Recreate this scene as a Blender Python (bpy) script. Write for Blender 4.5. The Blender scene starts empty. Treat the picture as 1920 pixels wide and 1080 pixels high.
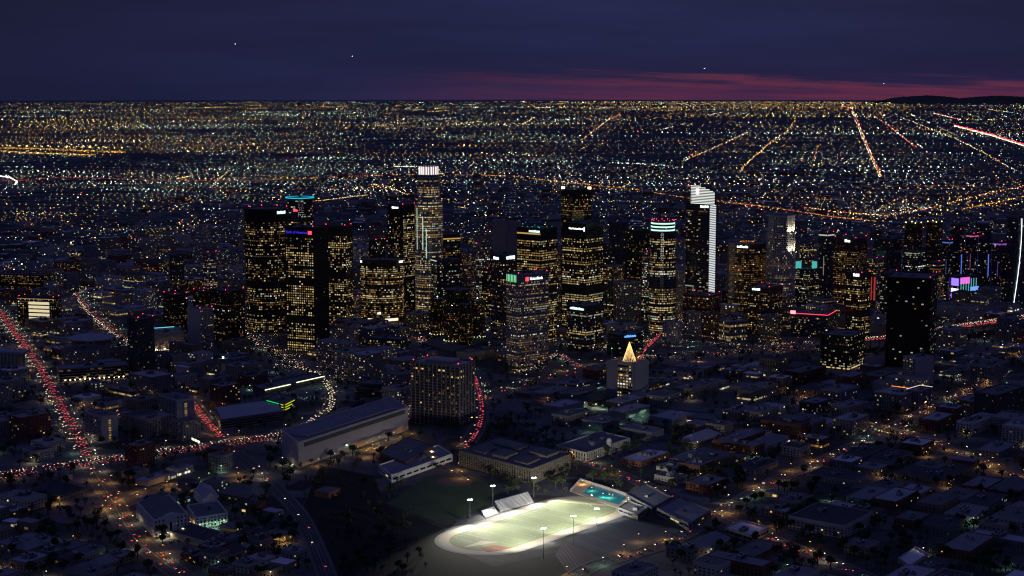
import bpy, math, random
import numpy as np
from mathutils import Vector

# ------------------------------------------------------------------ camera, sky, exposure
SC = bpy.context.scene
F_PX, CX, CY, CAM_H = 2990.0, 960.0, 540.0, 460.0
PITCH = math.atan(385.0 / F_PX)
EARTH, FLAT = 7.4e6, 5000.0
cam_d = bpy.data.cameras.new("camera"); cam = bpy.data.objects.new("camera", cam_d)
SC.collection.objects.link(cam); SC.camera = cam
cam_d.sensor_width = 36.0; cam_d.lens = 36.0 * F_PX / 1920.0
cam_d.clip_start = 5.0; cam_d.clip_end = 400000.0
cam.location = (0, 0, CAM_H); cam.rotation_euler = (math.pi / 2 - PITCH, 0, 0)

W = bpy.data.worlds.new("World"); SC.world = W; W.use_nodes = True
def build_sky():
    nt = W.node_tree; N = nt.nodes; L = nt.links; N.clear()
    def nd(t, **k):
        n = N.new(t)
        for a, b in k.items(): setattr(n, a, b)
        return n
    def mth(op, a, b=None, c=None, clamp=False):
        n = nd("ShaderNodeMath", operation=op, use_clamp=clamp)
        for i, v in enumerate((a, b, c)):
            if v is None: continue
            if isinstance(v, (int, float)): n.inputs[i].default_value = v
            else: L.new(v, n.inputs[i])
        return n.outputs[0]
    def sstep(v, lo, hi):
        n = nd("ShaderNodeMapRange", interpolation_type="SMOOTHSTEP")
        L.new(v, n.inputs[0]); n.inputs[1].default_value = lo; n.inputs[2].default_value = hi
        return n.outputs[0]
    def mix(fac, a, b):
        n = nd("ShaderNodeMix", data_type="RGBA")
        if isinstance(fac, float): n.inputs[0].default_value = fac
        else: L.new(fac, n.inputs[0])
        for sock, v in ((n.inputs[6], a), (n.inputs[7], b)):
            if isinstance(v, tuple): sock.default_value = (*v, 1)
            else: L.new(v, sock)
        return n.outputs[2]
    tc = nd("ShaderNodeTexCoord"); sep = nd("ShaderNodeSeparateXYZ"); L.new(tc.outputs["Generated"], sep.inputs[0])
    x, y, z = sep.outputs
    az = mth("MULTIPLY", mth("ARCTAN2", x, y), 57.29578)      # degrees right of the view axis
    el = mth("MULTIPLY", mth("ARCSINE", z), 57.29578)
    # streaky cloud noise, stretched along the horizon
    cmb = nd("ShaderNodeCombineXYZ"); L.new(mth("MULTIPLY", az, 0.16), cmb.inputs[0]); L.new(mth("ADD", mth("MULTIPLY", el, 3.6), mth("MULTIPLY", az, 0.10)), cmb.inputs[1])
    n1 = nd("ShaderNodeTexNoise"); n1.inputs["Scale"].default_value = 1.0; n1.inputs["Detail"].default_value = 6; n1.inputs["Roughness"].default_value = 0.6
    L.new(cmb.outputs[0], n1.inputs["Vector"])
    cmb2 = nd("ShaderNodeCombineXYZ"); L.new(mth("MULTIPLY", az, 0.05), cmb2.inputs[0]); L.new(mth("MULTIPLY", el, 0.55), cmb2.inputs[1])
    n2 = nd("ShaderNodeTexNoise"); n2.inputs["Scale"].default_value = 1.0; n2.inputs["Detail"].default_value = 5
    L.new(cmb2.outputs[0], n2.inputs["Vector"])
    wob = mth("SUBTRACT", n1.outputs["Fac"], 0.5)
    # the lit gap under the cloud deck, towards the set sun in the south-west
    top = mth("ADD", mth("MULTIPLY", az, -0.022), 0.36)                 # its upper edge sinks to the right
    d = mth("ADD", mth("SUBTRACT", el, top), mth("MULTIPLY", wob, 1.9))
    band = mth("SUBTRACT", 1.0, sstep(d, -0.34, 0.16))
    glow_az = mth("MULTIPLY", sstep(az, -7.0, 10.0), mth("SUBTRACT", 1.0, sstep(az, 30.0, 75.0)))
    streak = mth("ADD", 0.40, mth("MULTIPLY", sstep(n1.outputs["Fac"], 0.62, 0.36), 0.60))
    fac = mth("MULTIPLY", mth("MULTIPLY", band, glow_az), streak, clamp=True)
    deck = mix(sstep(n2.outputs["Fac"], 0.34, 0.66), (0.0120, 0.0148, 0.050), (0.0180, 0.0215, 0.073))
    east = mix(sstep(az, -26.0, 2.0), (0.0100, 0.0115, 0.035), deck)
    edge_r = mix(mth("MULTIPLY", sstep(az, 9.0, 20.0), 0.75), east, (0.0112, 0.0125, 0.041))
    high = mix(sstep(el, 5.0, 40.0), edge_r, (0.033, 0.039, 0.130))
    # low sky beside the glow turns violet
    haze = mth("MULTIPLY", mth("MULTIPLY", mth("SUBTRACT", 1.0, sstep(el, -0.6, 1.3)), sstep(az, -12.0, 4.0)), 0.45)
    low = mix(haze, high, (0.034, 0.016, 0.060))
    red = mix(sstep(el, -0.6, 0.6), (0.122, 0.024, 0.058), (0.105, 0.030, 0.060))
    sunset = mix(fac, low, red)
    sky = nd("ShaderNodeTexSky", sky_type="NISHITA"); sky.sun_disc = False
    sky.sun_elevation = math.radians(-4.0); sky.sun_rotation = math.radians(48.0)
    add = nd("ShaderNodeMix", data_type="RGBA", blend_type="ADD"); add.inputs[0].default_value = 0.015
    L.new(sunset, add.inputs[6]); L.new(sky.outputs[0], add.inputs[7])
    bg = nd("ShaderNodeBackground"); L.new(add.outputs[2], bg.inputs[0]); bg.inputs[1].default_value = 1.0
    out = nd("ShaderNodeOutputWorld"); L.new(bg.outputs[0], out.inputs[0])
build_sky()

VS = SC.view_settings
VS.view_transform = "Standard"; VS.look = "None"; VS.exposure = 0.0; VS.gamma = 1.0
try: VS.use_curve_mapping = False
except Exception: pass
cy = SC.cycles
cy.max_bounces = 3; cy.diffuse_bounces = 2; cy.glossy_bounces = 2; cy.transmission_bounces = 2
cy.sample_clamp_indirect = 1.5; cy.caustics_reflective = False; cy.caustics_refractive = False
cy.use_adaptive_sampling = False; cy.filter_width = 1.2
try: cy.use_light_tree = True
except Exception: pass
try:
    cy.use_denoising = True; cy.denoiser = "OPENIMAGEDENOISE"
    cy.denoising_input_passes = "RGB_ALBEDO_NORMAL"; cy.denoising_prefilter = "ACCURATE"
except Exception: pass

RNG = np.random.default_rng(7); random.seed(7)
# ------------------------------------------------------------------ photogrammetry: picture point -> place
SP, CP = math.sin(PITCH), math.cos(PITCH)
def G(px, py, z=0.0):
    a, b = (px - CX) / F_PX, (py - CY) / F_PX
    dx, dy, dz = a, CP - b * SP, -SP - b * CP
    t = (z - CAM_H) / dz
    return np.array([t * dx, t * dy])
def gz(d):
    e = max(0.0, d - FLAT); return -e * e / (2 * EARTH)
def GC(px, py):
    z = 0.0
    for _ in range(40):
        p = G(px, py, z); z2 = gz(math.hypot(*p))
        if abs(z2 - z) < 0.05: break
        z = z2
    return p, z
def HZ(p, ytop):
    k = (CY - ytop) / F_PX
    return CAM_H + p[1] * (k * CP - SP) / (CP + k * SP)
def PX(p, z=0.0):
    zc = p[1] * CP - (z - CAM_H) * SP
    return CX + F_PX * p[0] / zc, CY - F_PX * (p[1] * SP + (z - CAM_H) * CP) / zc
def ua(deg):
    r = math.radians(deg); return np.array([math.sin(r), math.cos(r)])
def side_len(C, u, xe, z):
    k = (xe - CX) / F_PX                      # (Cx+w ux) = k((Cy+w uy)CP-(z-H)SP)
    return (k * (C[1] * CP - (z - CAM_H) * SP) - C[0]) / (u[0] - k * u[1] * CP)

# ------------------------------------------------------------------ materials
MATS = {}
def principled(name, col, rough=0.8, metal=0.0, spec=0.3, noise=0.0, scale=0.05, bump=0.0):
    if name in MATS: return MATS[name]
    m = bpy.data.materials.new(name); m.use_nodes = True
    nt = m.node_tree; b = nt.nodes["Principled BSDF"]
    b.inputs["Roughness"].default_value = rough; b.inputs["Metallic"].default_value = metal
    b.inputs["Specular IOR Level"].default_value = spec
    b.inputs["Base Color"].default_value = (*col, 1)
    if noise > 0:
        tc = nt.nodes.new("ShaderNodeTexCoord"); nz = nt.nodes.new("ShaderNodeTexNoise")
        nz.inputs["Scale"].default_value = scale; nz.inputs["Detail"].default_value = 6
        nz2 = nt.nodes.new("ShaderNodeTexNoise"); nz2.inputs["Scale"].default_value = scale * 9; nz2.inputs["Detail"].default_value = 3
        nt.links.new(tc.outputs["Object"], nz.inputs["Vector"]); nt.links.new(tc.outputs["Object"], nz2.inputs["Vector"])
        ad = nt.nodes.new("ShaderNodeMath"); ad.operation = "ADD"
        nt.links.new(nz.outputs["Fac"], ad.inputs[0]); nt.links.new(nz2.outputs["Fac"], ad.inputs[1])
        mr = nt.nodes.new("ShaderNodeMapRange"); mr.inputs[1].default_value = 0.6; mr.inputs[2].default_value = 1.4
        nt.links.new(ad.outputs[0], mr.inputs[0])
        mx = nt.nodes.new("ShaderNodeMix"); mx.data_type = "RGBA"
        mx.inputs[6].default_value = (*[c * (1 - noise) for c in col], 1); mx.inputs[7].default_value = (*[min(1, c * (1 + noise)) for c in col], 1)
        nt.links.new(mr.outputs[0], mx.inputs[0]); nt.links.new(mx.outputs[2], b.inputs["Base Color"])
    MATS[name] = m; return m
def emit(name, col, strength, sampled=False):
    if name in MATS: return MATS[name]
    m = bpy.data.materials.new(name); m.use_nodes = True; nt = m.node_tree; nt.nodes.clear()
    e = nt.nodes.new("ShaderNodeEmission"); o = nt.nodes.new("ShaderNodeOutputMaterial")
    e.inputs[0].default_value = (*col, 1); e.inputs[1].default_value = strength
    nt.links.new(e.outputs[0], o.inputs[0])
    m.cycles.emission_sampling = "AUTO" if sampled else "NONE"
    MATS[name] = m; return m
P = principled
asphalt = P("asphalt", (0.075, 0.073, 0.072), 0.85, noise=0.35, scale=0.03)
concrete = P("concrete", (0.30, 0.29, 0.28), 0.85, noise=0.2, scale=0.04)
conc_pale = P("pale_concrete", (0.42, 0.41, 0.41), 0.8, noise=0.15, scale=0.05)
conc_dark = P("dark_concrete", (0.13, 0.125, 0.125), 0.85, noise=0.25, scale=0.05)
granite = P("dark_granite", (0.045, 0.036, 0.034), 0.45, noise=0.2, scale=0.08)
brown = P("brown_stone", (0.12, 0.075, 0.06), 0.6, noise=0.2, scale=0.08)
lilac = P("lilac_grey_panel", (0.24, 0.22, 0.28), 0.6, noise=0.12, scale=0.06)
slate = P("slate_panel", (0.09, 0.09, 0.12), 0.5, noise=0.15, scale=0.06)
redstone = P("red_granite", (0.13, 0.06, 0.06), 0.5, noise=0.2, scale=0.07)
stucco = P("stucco", (0.5, 0.47, 0.42), 0.9, noise=0.12, scale=0.06)
white_paint = P("white_paint", (0.72, 0.71, 0.68), 0.7, noise=0.08, scale=0.06)
glass = P("dark_glass", (0.012, 0.013, 0.018), 0.12, spec=0.6)
glass_blue = P("blue_glass", (0.015, 0.022, 0.045), 0.1, spec=0.7)
glass_br = P("bronze_glass", (0.03, 0.018, 0.012), 0.12, spec=0.6)
metal = P("grey_metal", (0.35, 0.36, 0.38), 0.45, 0.6)
dark_metal = P("dark_metal", (0.08, 0.08, 0.09), 0.5, 0.4)
ROOFS = [P("roof_tar", (0.07, 0.07, 0.075), 0.9, noise=0.4, scale=0.08), P("roof_gravel", (0.16, 0.16, 0.165), 0.9, noise=0.3, scale=0.08),
         P("roof_grey", (0.24, 0.245, 0.26), 0.85, noise=0.25, scale=0.07), P("roof_light", (0.38, 0.39, 0.42), 0.8, noise=0.2, scale=0.06),
         P("roof_white", (0.66, 0.68, 0.72), 0.75, noise=0.12, scale=0.05)]
WALLS = [stucco, P("wall_beige", (0.36, 0.31, 0.25), 0.9, noise=0.15, scale=0.07), concrete, P("wall_brick", (0.2, 0.09, 0.065), 0.85, noise=0.25, scale=0.2),
         P("wall_grey", (0.2, 0.2, 0.215), 0.8, noise=0.18, scale=0.07), P("wall_tan", (0.27, 0.21, 0.15), 0.9, noise=0.18, scale=0.07)]
# lit windows: rooms lit from within
LIT = [emit("window_warm_dim", (1.0, 0.58, 0.17), 0.10), emit("window_warm", (1.0, 0.65, 0.20), 0.30), emit("window_warm_bright", (1.0, 0.76, 0.32), 0.75),
       emit("window_amber", (1.0, 0.42, 0.08), 0.17), emit("window_neutral", (1.0, 0.86, 0.52), 0.38), emit("window_cool", (0.72, 1.0, 0.82), 0.34),
       emit("window_white", (0.97, 0.98, 0.9), 1.0), emit("window_blind", (1.0, 0.6, 0.3), 0.04)]
PAL = {"warm": (.28, .25, .10, .08, .12, .04, .03, .10), "gold": (.20, .34, .18, .04, .14, .04, .03, .03), "amber": (.34, .16, .04, .24, .03, 0, .01, .18),
       "cool": (.25, .12, .04, .02, .22, .2, .05, .10), "mixed": (.26, .2, .08, .07, .14, .07, .03, .15)}
neon_w = emit("sign_white", (0.85, 1.0, 0.95), 2.6); neon_g = emit("sign_green_white", (0.55, 1.0, 0.75), 2.2)
neon_r = emit("sign_red", (1.0, 0.05, 0.09), 2.2); neon_b = emit("sign_blue", (0.05, 0.03, 0.9), 0.9); neon_c = emit("neon_cyan", (0.02, 0.6, 0.85), 1.1)
neon_lb = emit("sign_light_blue", (0.12, 0.4, 1.0), 1.4); neon_gr = emit("neon_green", (0.02, 0.9, 0.25), 0.9); neon_y = emit("neon_yellow", (0.75, 0.85, 0.03), 0.9)
neon_p = emit("neon_violet", (0.2, 0.12, 1.0), 2.2, True); led_strip = emit("line_lamp", (0.85, 0.95, 0.55), 2.4, True)
beacon_m = emit("beacon_red", (1.0, 0.03, 0.08), 9.0); teal_m = emit("lamp_teal", (0.1, 0.8, 0.65), 1.1); orange_m = emit("lamp_orange", (1.0, 0.32, 0.04), 2.0)
sodium = emit("sodium_lamp", (1.0, 0.52, 0.14), 620.0, True); ledw = emit("led_lamp", (1.0, 0.84, 0.50), 430.0, True); merc = emit("mercury_lamp", (0.5, 1.0, 0.66), 380.0, True)
tail = emit("tail_light", (1.0, 0.085, 0.11), 4.2, False); head = emit("head_light", (1.0, 0.80, 0.50), 6.5, True)
flood_m = emit("floodlight", (0.95, 0.97, 1.0), 40.0, True)

# ------------------------------------------------------------------ mesh builder
class MB:
    def __init__(s): s.q = []; s.m = []; s.ng = []
    def quads(s, a, mat=0):
        a = np.asarray(a, dtype=np.float64).reshape(-1, 4, 3)
        if len(a): s.q.append(a); s.m.append(np.full(len(a), mat, dtype=np.int32) if np.isscalar(mat) else np.asarray(mat, dtype=np.int32))
    def ngon(s, pts, mat=0): s.ng.append(([tuple(map(float, p)) for p in pts], mat))
    def boxes(s, O, U, V, Wv, mat=0, bottom=False):
        O, U, V, Wv = [np.asarray(t, dtype=np.float64).reshape(-1, 3) for t in (O, U, V, Wv)]
        n = max(map(len, (O, U, V, Wv)))
        O, U, V, Wv = [np.broadcast_to(t, (n, 3)) for t in (O, U, V, Wv)]
        c = [O, O + U, O + U + V, O + V, O + Wv, O + U + Wv, O + U + V + Wv, O + V + Wv]
        fs = [(0, 1, 5, 4), (1, 2, 6, 5), (2, 3, 7, 6), (3, 0, 4, 7), (4, 5, 6, 7)] + ([(3, 2, 1, 0)] if bottom else [])
        for f in fs:
            s.quads(np.stack([c[i] for i in f], 1), mat if np.isscalar(mat) else mat)
    def box(s, x0, x1, y0, y1, z0, z1, mat=0, bottom=True):
        s.boxes([(x0, y0, z0)], [(x1 - x0, 0, 0)], [(0, y1 - y0, 0)], [(0, 0, z1 - z0)], mat, bottom)
    def prism(s, poly, z0, z1, mat=0, top=True, topmat=None):
        poly = np.asarray(poly); n = len(poly); nx = np.roll(poly, -1, 0)
        z0a, z1a = np.full((n, 1), z0), np.full((n, 1), z1)
        s.quads(np.stack([np.hstack([poly, z0a]), np.hstack([nx, z0a]), np.hstack([nx, z1a]), np.hstack([poly, z1a])], 1), mat)
        if top: s.ngon([(x, y, z1) for x, y in poly], mat if topmat is None else topmat)
    def lathe(s, prof, n=12, cx=0, cy=0, mat=0):
        a = np.linspace(0, 2 * math.pi, n + 1)
        for (r0, z0), (r1, z1) in zip(prof[:-1], prof[1:]):
            p = lambda r, z, t: np.stack([cx + r * np.cos(t), cy + r * np.sin(t), np.full_like(t, z)], 1)
            s.quads(np.stack([p(r0, z0, a[:-1]), p(r0, z0, a[1:]), p(r1, z1, a[1:]), p(r1, z1, a[:-1])], 1), mat)
    def tube(s, a, b, r, mat=0, n=6, r2=None):
        a, b = np.array(a, float), np.array(b, float); d = b - a; d /= np.linalg.norm(d)
        u = np.cross(d, (0, 0, 1) if abs(d[2]) < .9 else (1, 0, 0)); u /= np.linalg.norm(u); v = np.cross(d, u)
        t = np.linspace(0, 2 * math.pi, n + 1)[:, None]; ring = np.cos(t) * u + np.sin(t) * v
        p, q = a + ring * r, b + ring * (r if r2 is None else r2)
        s.quads(np.stack([p[:-1], p[1:], q[1:], q[:-1]], 1), mat); s.ngon(q[:-1], mat); s.ngon(p[:-1][::-1], mat)
    def mesh(s, name, mats, org=(0, 0, 0), smooth=False):
        me = bpy.data.meshes.new(name); org = np.array(org, float)
        Q = np.concatenate(s.q) if s.q else np.zeros((0, 4, 3)); mi = np.concatenate(s.m) if s.m else np.zeros(0, np.int32)
        co = [Q.reshape(-1, 3)]; ls = [np.arange(len(Q)) * 4]; nv = len(Q) * 4; extra = []
        starts = []
        for pts, mt in s.ng:
            co.append(np.array(pts)); starts.append(nv); nv += len(pts); extra.append(mt)
        co = np.concatenate(co) - org; st = np.concatenate([ls[0], np.array(starts, dtype=np.int64)]).astype(np.int32)
        mi = np.concatenate([mi, np.array(extra, dtype=np.int32)]).astype(np.int32)
        me.vertices.add(nv); me.vertices.foreach_set("co", co.astype(np.float32).ravel())
        me.loops.add(nv); me.loops.foreach_set("vertex_index", np.arange(nv, dtype=np.int32))
        me.polygons.add(len(st)); me.polygons.foreach_set("loop_start", st); me.polygons.foreach_set("material_index", mi)
        if smooth: me.polygons.foreach_set("use_smooth", np.ones(len(st), dtype=bool))
        for m in mats: me.materials.append(m)
        me.update(calc_edges=True); return me
COL = SC.collection
def link(name, data, parent=None, loc=(0, 0, 0)):
    o = bpy.data.objects.new(name, data); COL.objects.link(o); o.location = loc
    if parent: o.parent = parent
    return o
def part(name, mb, mats, parent, org=None, stuff=False, label=None):
    if not isinstance(mats, (list, tuple)): mats = [mats]
    if org is None: org = ORG[parent.name] if parent else (0, 0, 0)
    o = link(name, mb.mesh(name, mats, org), parent)
    if stuff: o["kind"] = "stuff"
    if label: o["label"] = label
    return o
ORG = {}
def tag(o, label, cat, group=None):
    o["label"] = label; o["category"] = cat
    if group: o["group"] = group
def root(name, xy, z=0.0, label=None, cat=None, group=None):
    o = link(name, None, None, (float(xy[0]), float(xy[1]), z)); ORG[o.name] = (float(xy[0]), float(xy[1]), float(z))
    if label: tag(o, label, cat, group)
    ROOTS.append(o); return o
ROOTS = []
def struct(name, mb, mats, kind="structure"):
    if not isinstance(mats, (list, tuple)): mats = [mats]
    o = link(name, mb.mesh(name, mats)); o["kind"] = kind; return o

# ------------------------------------------------------------------ occupancy map of the near city (2 m cells)
OX, OY, OS = -1100.0, 1250.0, 2.0
OCC = np.zeros((1250, 1900), dtype=bool)       # x cells, y cells
def poly_mask(poly, grow=0.0):
    poly = np.asarray(poly, float); c = poly.mean(0)
    if grow:
        d = poly - c; poly = c + d * (1 + grow / np.maximum(np.linalg.norm(d, axis=1, keepdims=True), 1))
    lo = np.maximum(((poly.min(0) - (OX, OY)) / OS).astype(int), 0); hi = np.minimum(((poly.max(0) - (OX, OY)) / OS).astype(int) + 1, OCC.shape)
    if (hi <= lo).any(): return None
    X, Y = np.meshgrid(OX + OS * (np.arange(lo[0], hi[0]) + .5), OY + OS * (np.arange(lo[1], hi[1]) + .5), indexing="ij")
    ins = np.zeros(X.shape, bool); n = len(poly)
    for i in range(n):
        (x0, y0), (x1, y1) = poly[i], poly[(i + 1) % n]
        if y0 == y1: continue
        ins ^= ((y0 > Y) != (y1 > Y)) & (X < (x1 - x0) * (Y - y0) / (y1 - y0) + x0)
    return lo, hi, ins
def reserve(poly, grow=0.0):
    r = poly_mask(poly, grow)
    if r: lo, hi, ins = r; OCC[lo[0]:hi[0], lo[1]:hi[1]] |= ins
def is_free(poly, grow=0.0):
    r = poly_mask(poly, grow)
    if not r: return False
    lo, hi, ins = r; return not (OCC[lo[0]:hi[0], lo[1]:hi[1]] & ins).any()

# ------------------------------------------------------------------ ground, sea, hills
def build_ground():
    m = bpy.data.materials.new("city_ground"); m.use_nodes = True; nt = m.node_tree; b = nt.nodes["Principled BSDF"]
    b.inputs["Roughness"].default_value = 0.9; b.inputs["Specular IOR Level"].default_value = 0.15
    tc = nt.nodes.new("ShaderNodeTexCoord")
    mp = nt.nodes.new("ShaderNodeMapping"); mp.inputs["Rotation"].default_value = (0, 0, math.radians(11.8)); mp.inputs["Scale"].default_value = (0.011, 0.019, 1)
    v = nt.nodes.new("ShaderNodeTexVoronoi"); v.distance = "CHEBYCHEV"; v.inputs["Scale"].default_value = 1.0
    nz = nt.nodes.new("ShaderNodeTexNoise"); nz.inputs["Scale"].default_value = 0.0016; nz.inputs["Detail"].default_value = 7
    n3 = nt.nodes.new("ShaderNodeTexNoise"); n3.inputs["Scale"].default_value = 0.06; n3.inputs["Detail"].default_value = 4
    L = nt.links.new
    L(tc.outputs["Object"], mp.inputs[0]); L(mp.outputs[0], v.inputs["Vector"]); L(tc.outputs["Object"], nz.inputs["Vector"]); L(tc.outputs["Object"], n3.inputs["Vector"])
    cr = nt.nodes.new("ShaderNodeValToRGB"); e = cr.color_ramp
    e.elements[0].position = 0.3; e.elements[0].color = (0.05, 0.052, 0.05, 1); e.elements[1].position = 0.85; e.elements[1].color = (0.19, 0.19, 0.2, 1)
    ml = nt.nodes.new("ShaderNodeMath"); ml.operation = "MULTIPLY"; sp = nt.nodes.new("ShaderNodeSeparateColor")
    L(v.outputs["Color"], sp.inputs[0]); L(sp.outputs[0], ml.inputs[0]); L(nz.outputs["Fac"], ml.inputs[1])
    ad = nt.nodes.new("ShaderNodeMath"); ad.operation = "ADD"; L(ml.outputs[0], ad.inputs[0])
    m2 = nt.nodes.new("ShaderNodeMath"); m2.operation = "MULTIPLY"; m2.inputs[1].default_value = 0.45; L(n3.outputs["Fac"], m2.inputs[0]); L(m2.outputs[0], ad.inputs[1])
    L(ad.outputs[0], cr.inputs[0]); L(cr.outputs[0], b.inputs["Base Color"])
    def rings(rs, n=360):
        a = np.linspace(0, 2 * math.pi, n + 1); mb = MB()
        for r0, r1 in zip(rs[:-1], rs[1:]):
            p = lambda r, t: np.stack([r * np.sin(t), r * np.cos(t), np.full_like(t, gz(r))], 1)
            mb.quads(np.stack([p(r0, a[:-1]), p(r1, a[:-1]), p(r1, a[1:]), p(r0, a[1:])], 1)[:, ::-1])
        return mb
    struct("ground", rings([1, 500, 1200, 2000, 3000, 4000, 5000, 6500, 8500, 11000, 14000, 18000, 23000, 29000, 36000, 44000, 52000]), m)
    struct("sea", rings([52000, 60000, 70000, 82000, 100000, 130000]), P("sea_water", (0.02, 0.025, 0.04), 0.35))
    # the far headland
    mb = MB(); hx = np.array([1655, 1672, 1690, 1710, 1735, 1762, 1790, 1815, 1845, 1880, 1920, 1970, 2040, 2120]); hy = np.array([188, 183, 180.5, 179, 178.5, 180.5, 183, 180.5, 179.5, 180, 180.5, 181, 183, 187])
    D = 43000.0; z0 = gz(D) - 15; pts = []
    for x, y in zip(hx, hy):
        px = (x - CX) / F_PX * D; z = CAM_H - D * (y - 155) / F_PX; pts.append((px, z))
    pts = np.array(pts); xs = np.linspace(pts[0, 0], pts[-1, 0], 90); zs = np.interp(xs, pts[:, 0], pts[:, 1]) + RNG.normal(0, 4, 90)
    prof = [(-1500, 0), (-900, .35), (-350, .8), (0, 1), (600, .85), (1800, .4), (3500, 0)]
    grid = np.array([[(x, D + dy + 260 * math.sin(x * .0011 + k), z0 + (z - z0) * f * (1 + .06 * math.sin(x * .004 + 2 * k))) for x, z in zip(xs, zs)] for k, (dy, f) in enumerate(prof)])
    mb.quads(np.stack([grid[:-1, :-1], grid[:-1, 1:], grid[1:, 1:], grid[1:, :-1]], 2))
    struct("hills", mb, P("hill_scrub", (0.07, 0.075, 0.06), 0.95, noise=0.3, scale=0.002))
build_ground()

# ------------------------------------------------------------------ buildings
def ccw(poly):
    poly = np.asarray(poly, float); x, y = poly.T
    return poly if (x * np.roll(y, -1) - np.roll(x, -1) * y).sum() > 0 else poly[::-1]
def quad(x0, x1, x2, yt, yb, ang=None, aL=None):
    """near corner x1 on the ground line yb, roof corner at yt, silhouettes x0 and x2 -> footprint, height"""
    C = G(x1, yb); h = HZ(C, yt)
    if ang is None: ang = math.degrees(math.atan2(x2 - x1, x1 - x0)); ang = min(68, max(20, ang))
    if aL is None: aL = ang - 90
    uR, uL = ua(ang), ua(aL)
    wR, wL = side_len(C, uR, x2, h), side_len(C, uL, x0, h)
    wR, wL = max(wR, 6), max(wL, 6)
    return np.array([C, C + uR * wR, C + uR * wR + uL * wL, C + uL * wL]), h
def tri(L, C, R, yt):
    l, c, r = G(*L), G(*C), G(*R)
    return ccw([c, r, r + l - c, l]), HZ(c, yt)
def disc(xc, w, yt, yb, n=20, rot=0.0, squash=1.0):
    c = G(xc, yb); r = w / 2 * c[1] / F_PX; c = c + np.array([0, r]); h = HZ(c - np.array([0, r]), yt)
    a = np.arange(n) / n * 2 * math.pi + math.radians(rot)
    return np.stack([c[0] + r * np.cos(a), c[1] + r * squash * np.sin(a)], 1), h
def chamfer(poly, f=0.25):
    out = []; n = len(poly)
    for i in range(n):
        p, a, b = poly[i], poly[i - 1], poly[(i + 1) % n]
        out += [p + (a - p) * f, p + (b - p) * f]
    return np.array(out)
def shrink(poly, k): c = poly.mean(0); return c + (poly - c) * k
def edge(poly, i):
    A, B = poly[i], poly[(i + 1) % len(poly)]; d = B - A; l = np.linalg.norm(d); t = d / l
    return A, B, t, np.array([t[1], -t[0]]), l
v3 = lambda p, z: np.array([p[0], p[1], z])
def facade(fr, lt, poly, z0, z1, fl=4.0, bay=4.0, wf=0.7, hf=0.55, p=0.4, pal="warm", style="grid", dark=(), faces=None, depth=0.5, rowvar=0.45, pier=0.8, base=0.0, fp=None):
    nf = max(1, int((z1 - z0 - base) / fl)); pw = np.array(PAL[pal]); pw = pw / pw.sum()
    rf = np.clip(RNG.normal(1, rowvar, nf), 0.05, 2.2); rowc = RNG.choice(8, nf, p=pw); full = RNG.random(nf); rf = np.where(full < .09, 3.0, np.where(full > .90, .12, rf))
    for k in dark:
        k = k if k >= 0 else nf + k
        if 0 <= k < nf: rf[k] = 0.0
    for i in range(len(poly)):
        A, B, t, n, l = edge(poly, i)
        if l < 2.0: continue
        t3, n3 = np.array([*t, 0]), np.array([*n, 0]); nb = max(1, int(round(l / bay))); bw = l / nb
        blank = faces is not None and i not in faces
        if blank:
            if fr is not None: fr.boxes([v3(A, z0)], [t3 * l], [n3 * depth * 0.9], [(0, 0, z1 - z0)])
            continue
        if fr is not None:
            if style in ("grid", "pier"):
                ks = np.arange(nb + 1)[:, None]
                fr.boxes(v3(A, z0 + .02) + t3 * (ks * bw - pier / 2), t3 * pier, n3 * depth, (0, 0, z1 - z0))
            if style in ("grid", "band"):
                zs = z0 + base + np.arange(nf + 1) * fl; zs = zs[zs < z1 - .3]
                O = np.stack([np.full_like(zs, A[0]), np.full_like(zs, A[1]), zs], 1)
                fr.boxes(O, t3 * l, n3 * depth * 0.7, (0, 0, fl * (1 - hf) * 0.8))
        pp = p if fp is None else fp.get(i, p)
        if pp <= 0 or lt is None: continue
        S = RNG.random((nf, nb)); S = (S + np.roll(S, 1, 1) + np.roll(S, -1, 1)) / 3
        S2 = RNG.random(((nf + 3) // 4 + 1, (nb + 3) // 4 + 1)).repeat(4, 0).repeat(4, 1)[:nf, :nb]
        on = RNG.random((nf, nb)) < pp * rf[:, None] * (0.05 + 0.75 * S + 0.85 * S2)
        kf, kb = np.nonzero(on)
        if not len(kf): continue
        mat = np.where(RNG.random(len(kf)) < 0.5, rowc[kf], RNG.choice(8, len(kf), p=pw))
        zb = z0 + base + kf * fl + fl * (1 - hf) * 0.85; xs = (kb + (1 - wf) / 2) * bw; cont = np.random.default_rng(nf * 31 + i).random(nf)[kf] < .3; ww = np.where(cont, bw * .97, bw * wf * np.where(RNG.random(len(kf)) < .2, .6, 1)); xs = np.where(cont, kb * bw + bw * .015, xs)
        O = np.stack([A[0] + t[0] * xs + n[0] * .07, A[1] + t[1] * xs + n[1] * .07, zb], 1)
        U = t3[None] * ww[:, None]; hh = np.array([0, 0, fl * hf * 0.9])
        lt.quads(np.stack([O, O + U, O + U + hh, O + hh], 1), mat)
def parapet(fr, poly, z, depth=0.5, hgt=1.4):
    for i in range(len(poly)):
        A, B, t, n, l = edge(poly, i); t3, n3 = np.array([*t, 0]), np.array([*n, 0])
        fr.boxes([v3(A, z - .6 + .004 * (i % 4)) - n3 * .35 - t3 * .0], [t3 * l], [n3 * (depth + .38)], [(0, 0, hgt + .6)], bottom=True)
LANDMARKS = []
UNITS = {}
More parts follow.
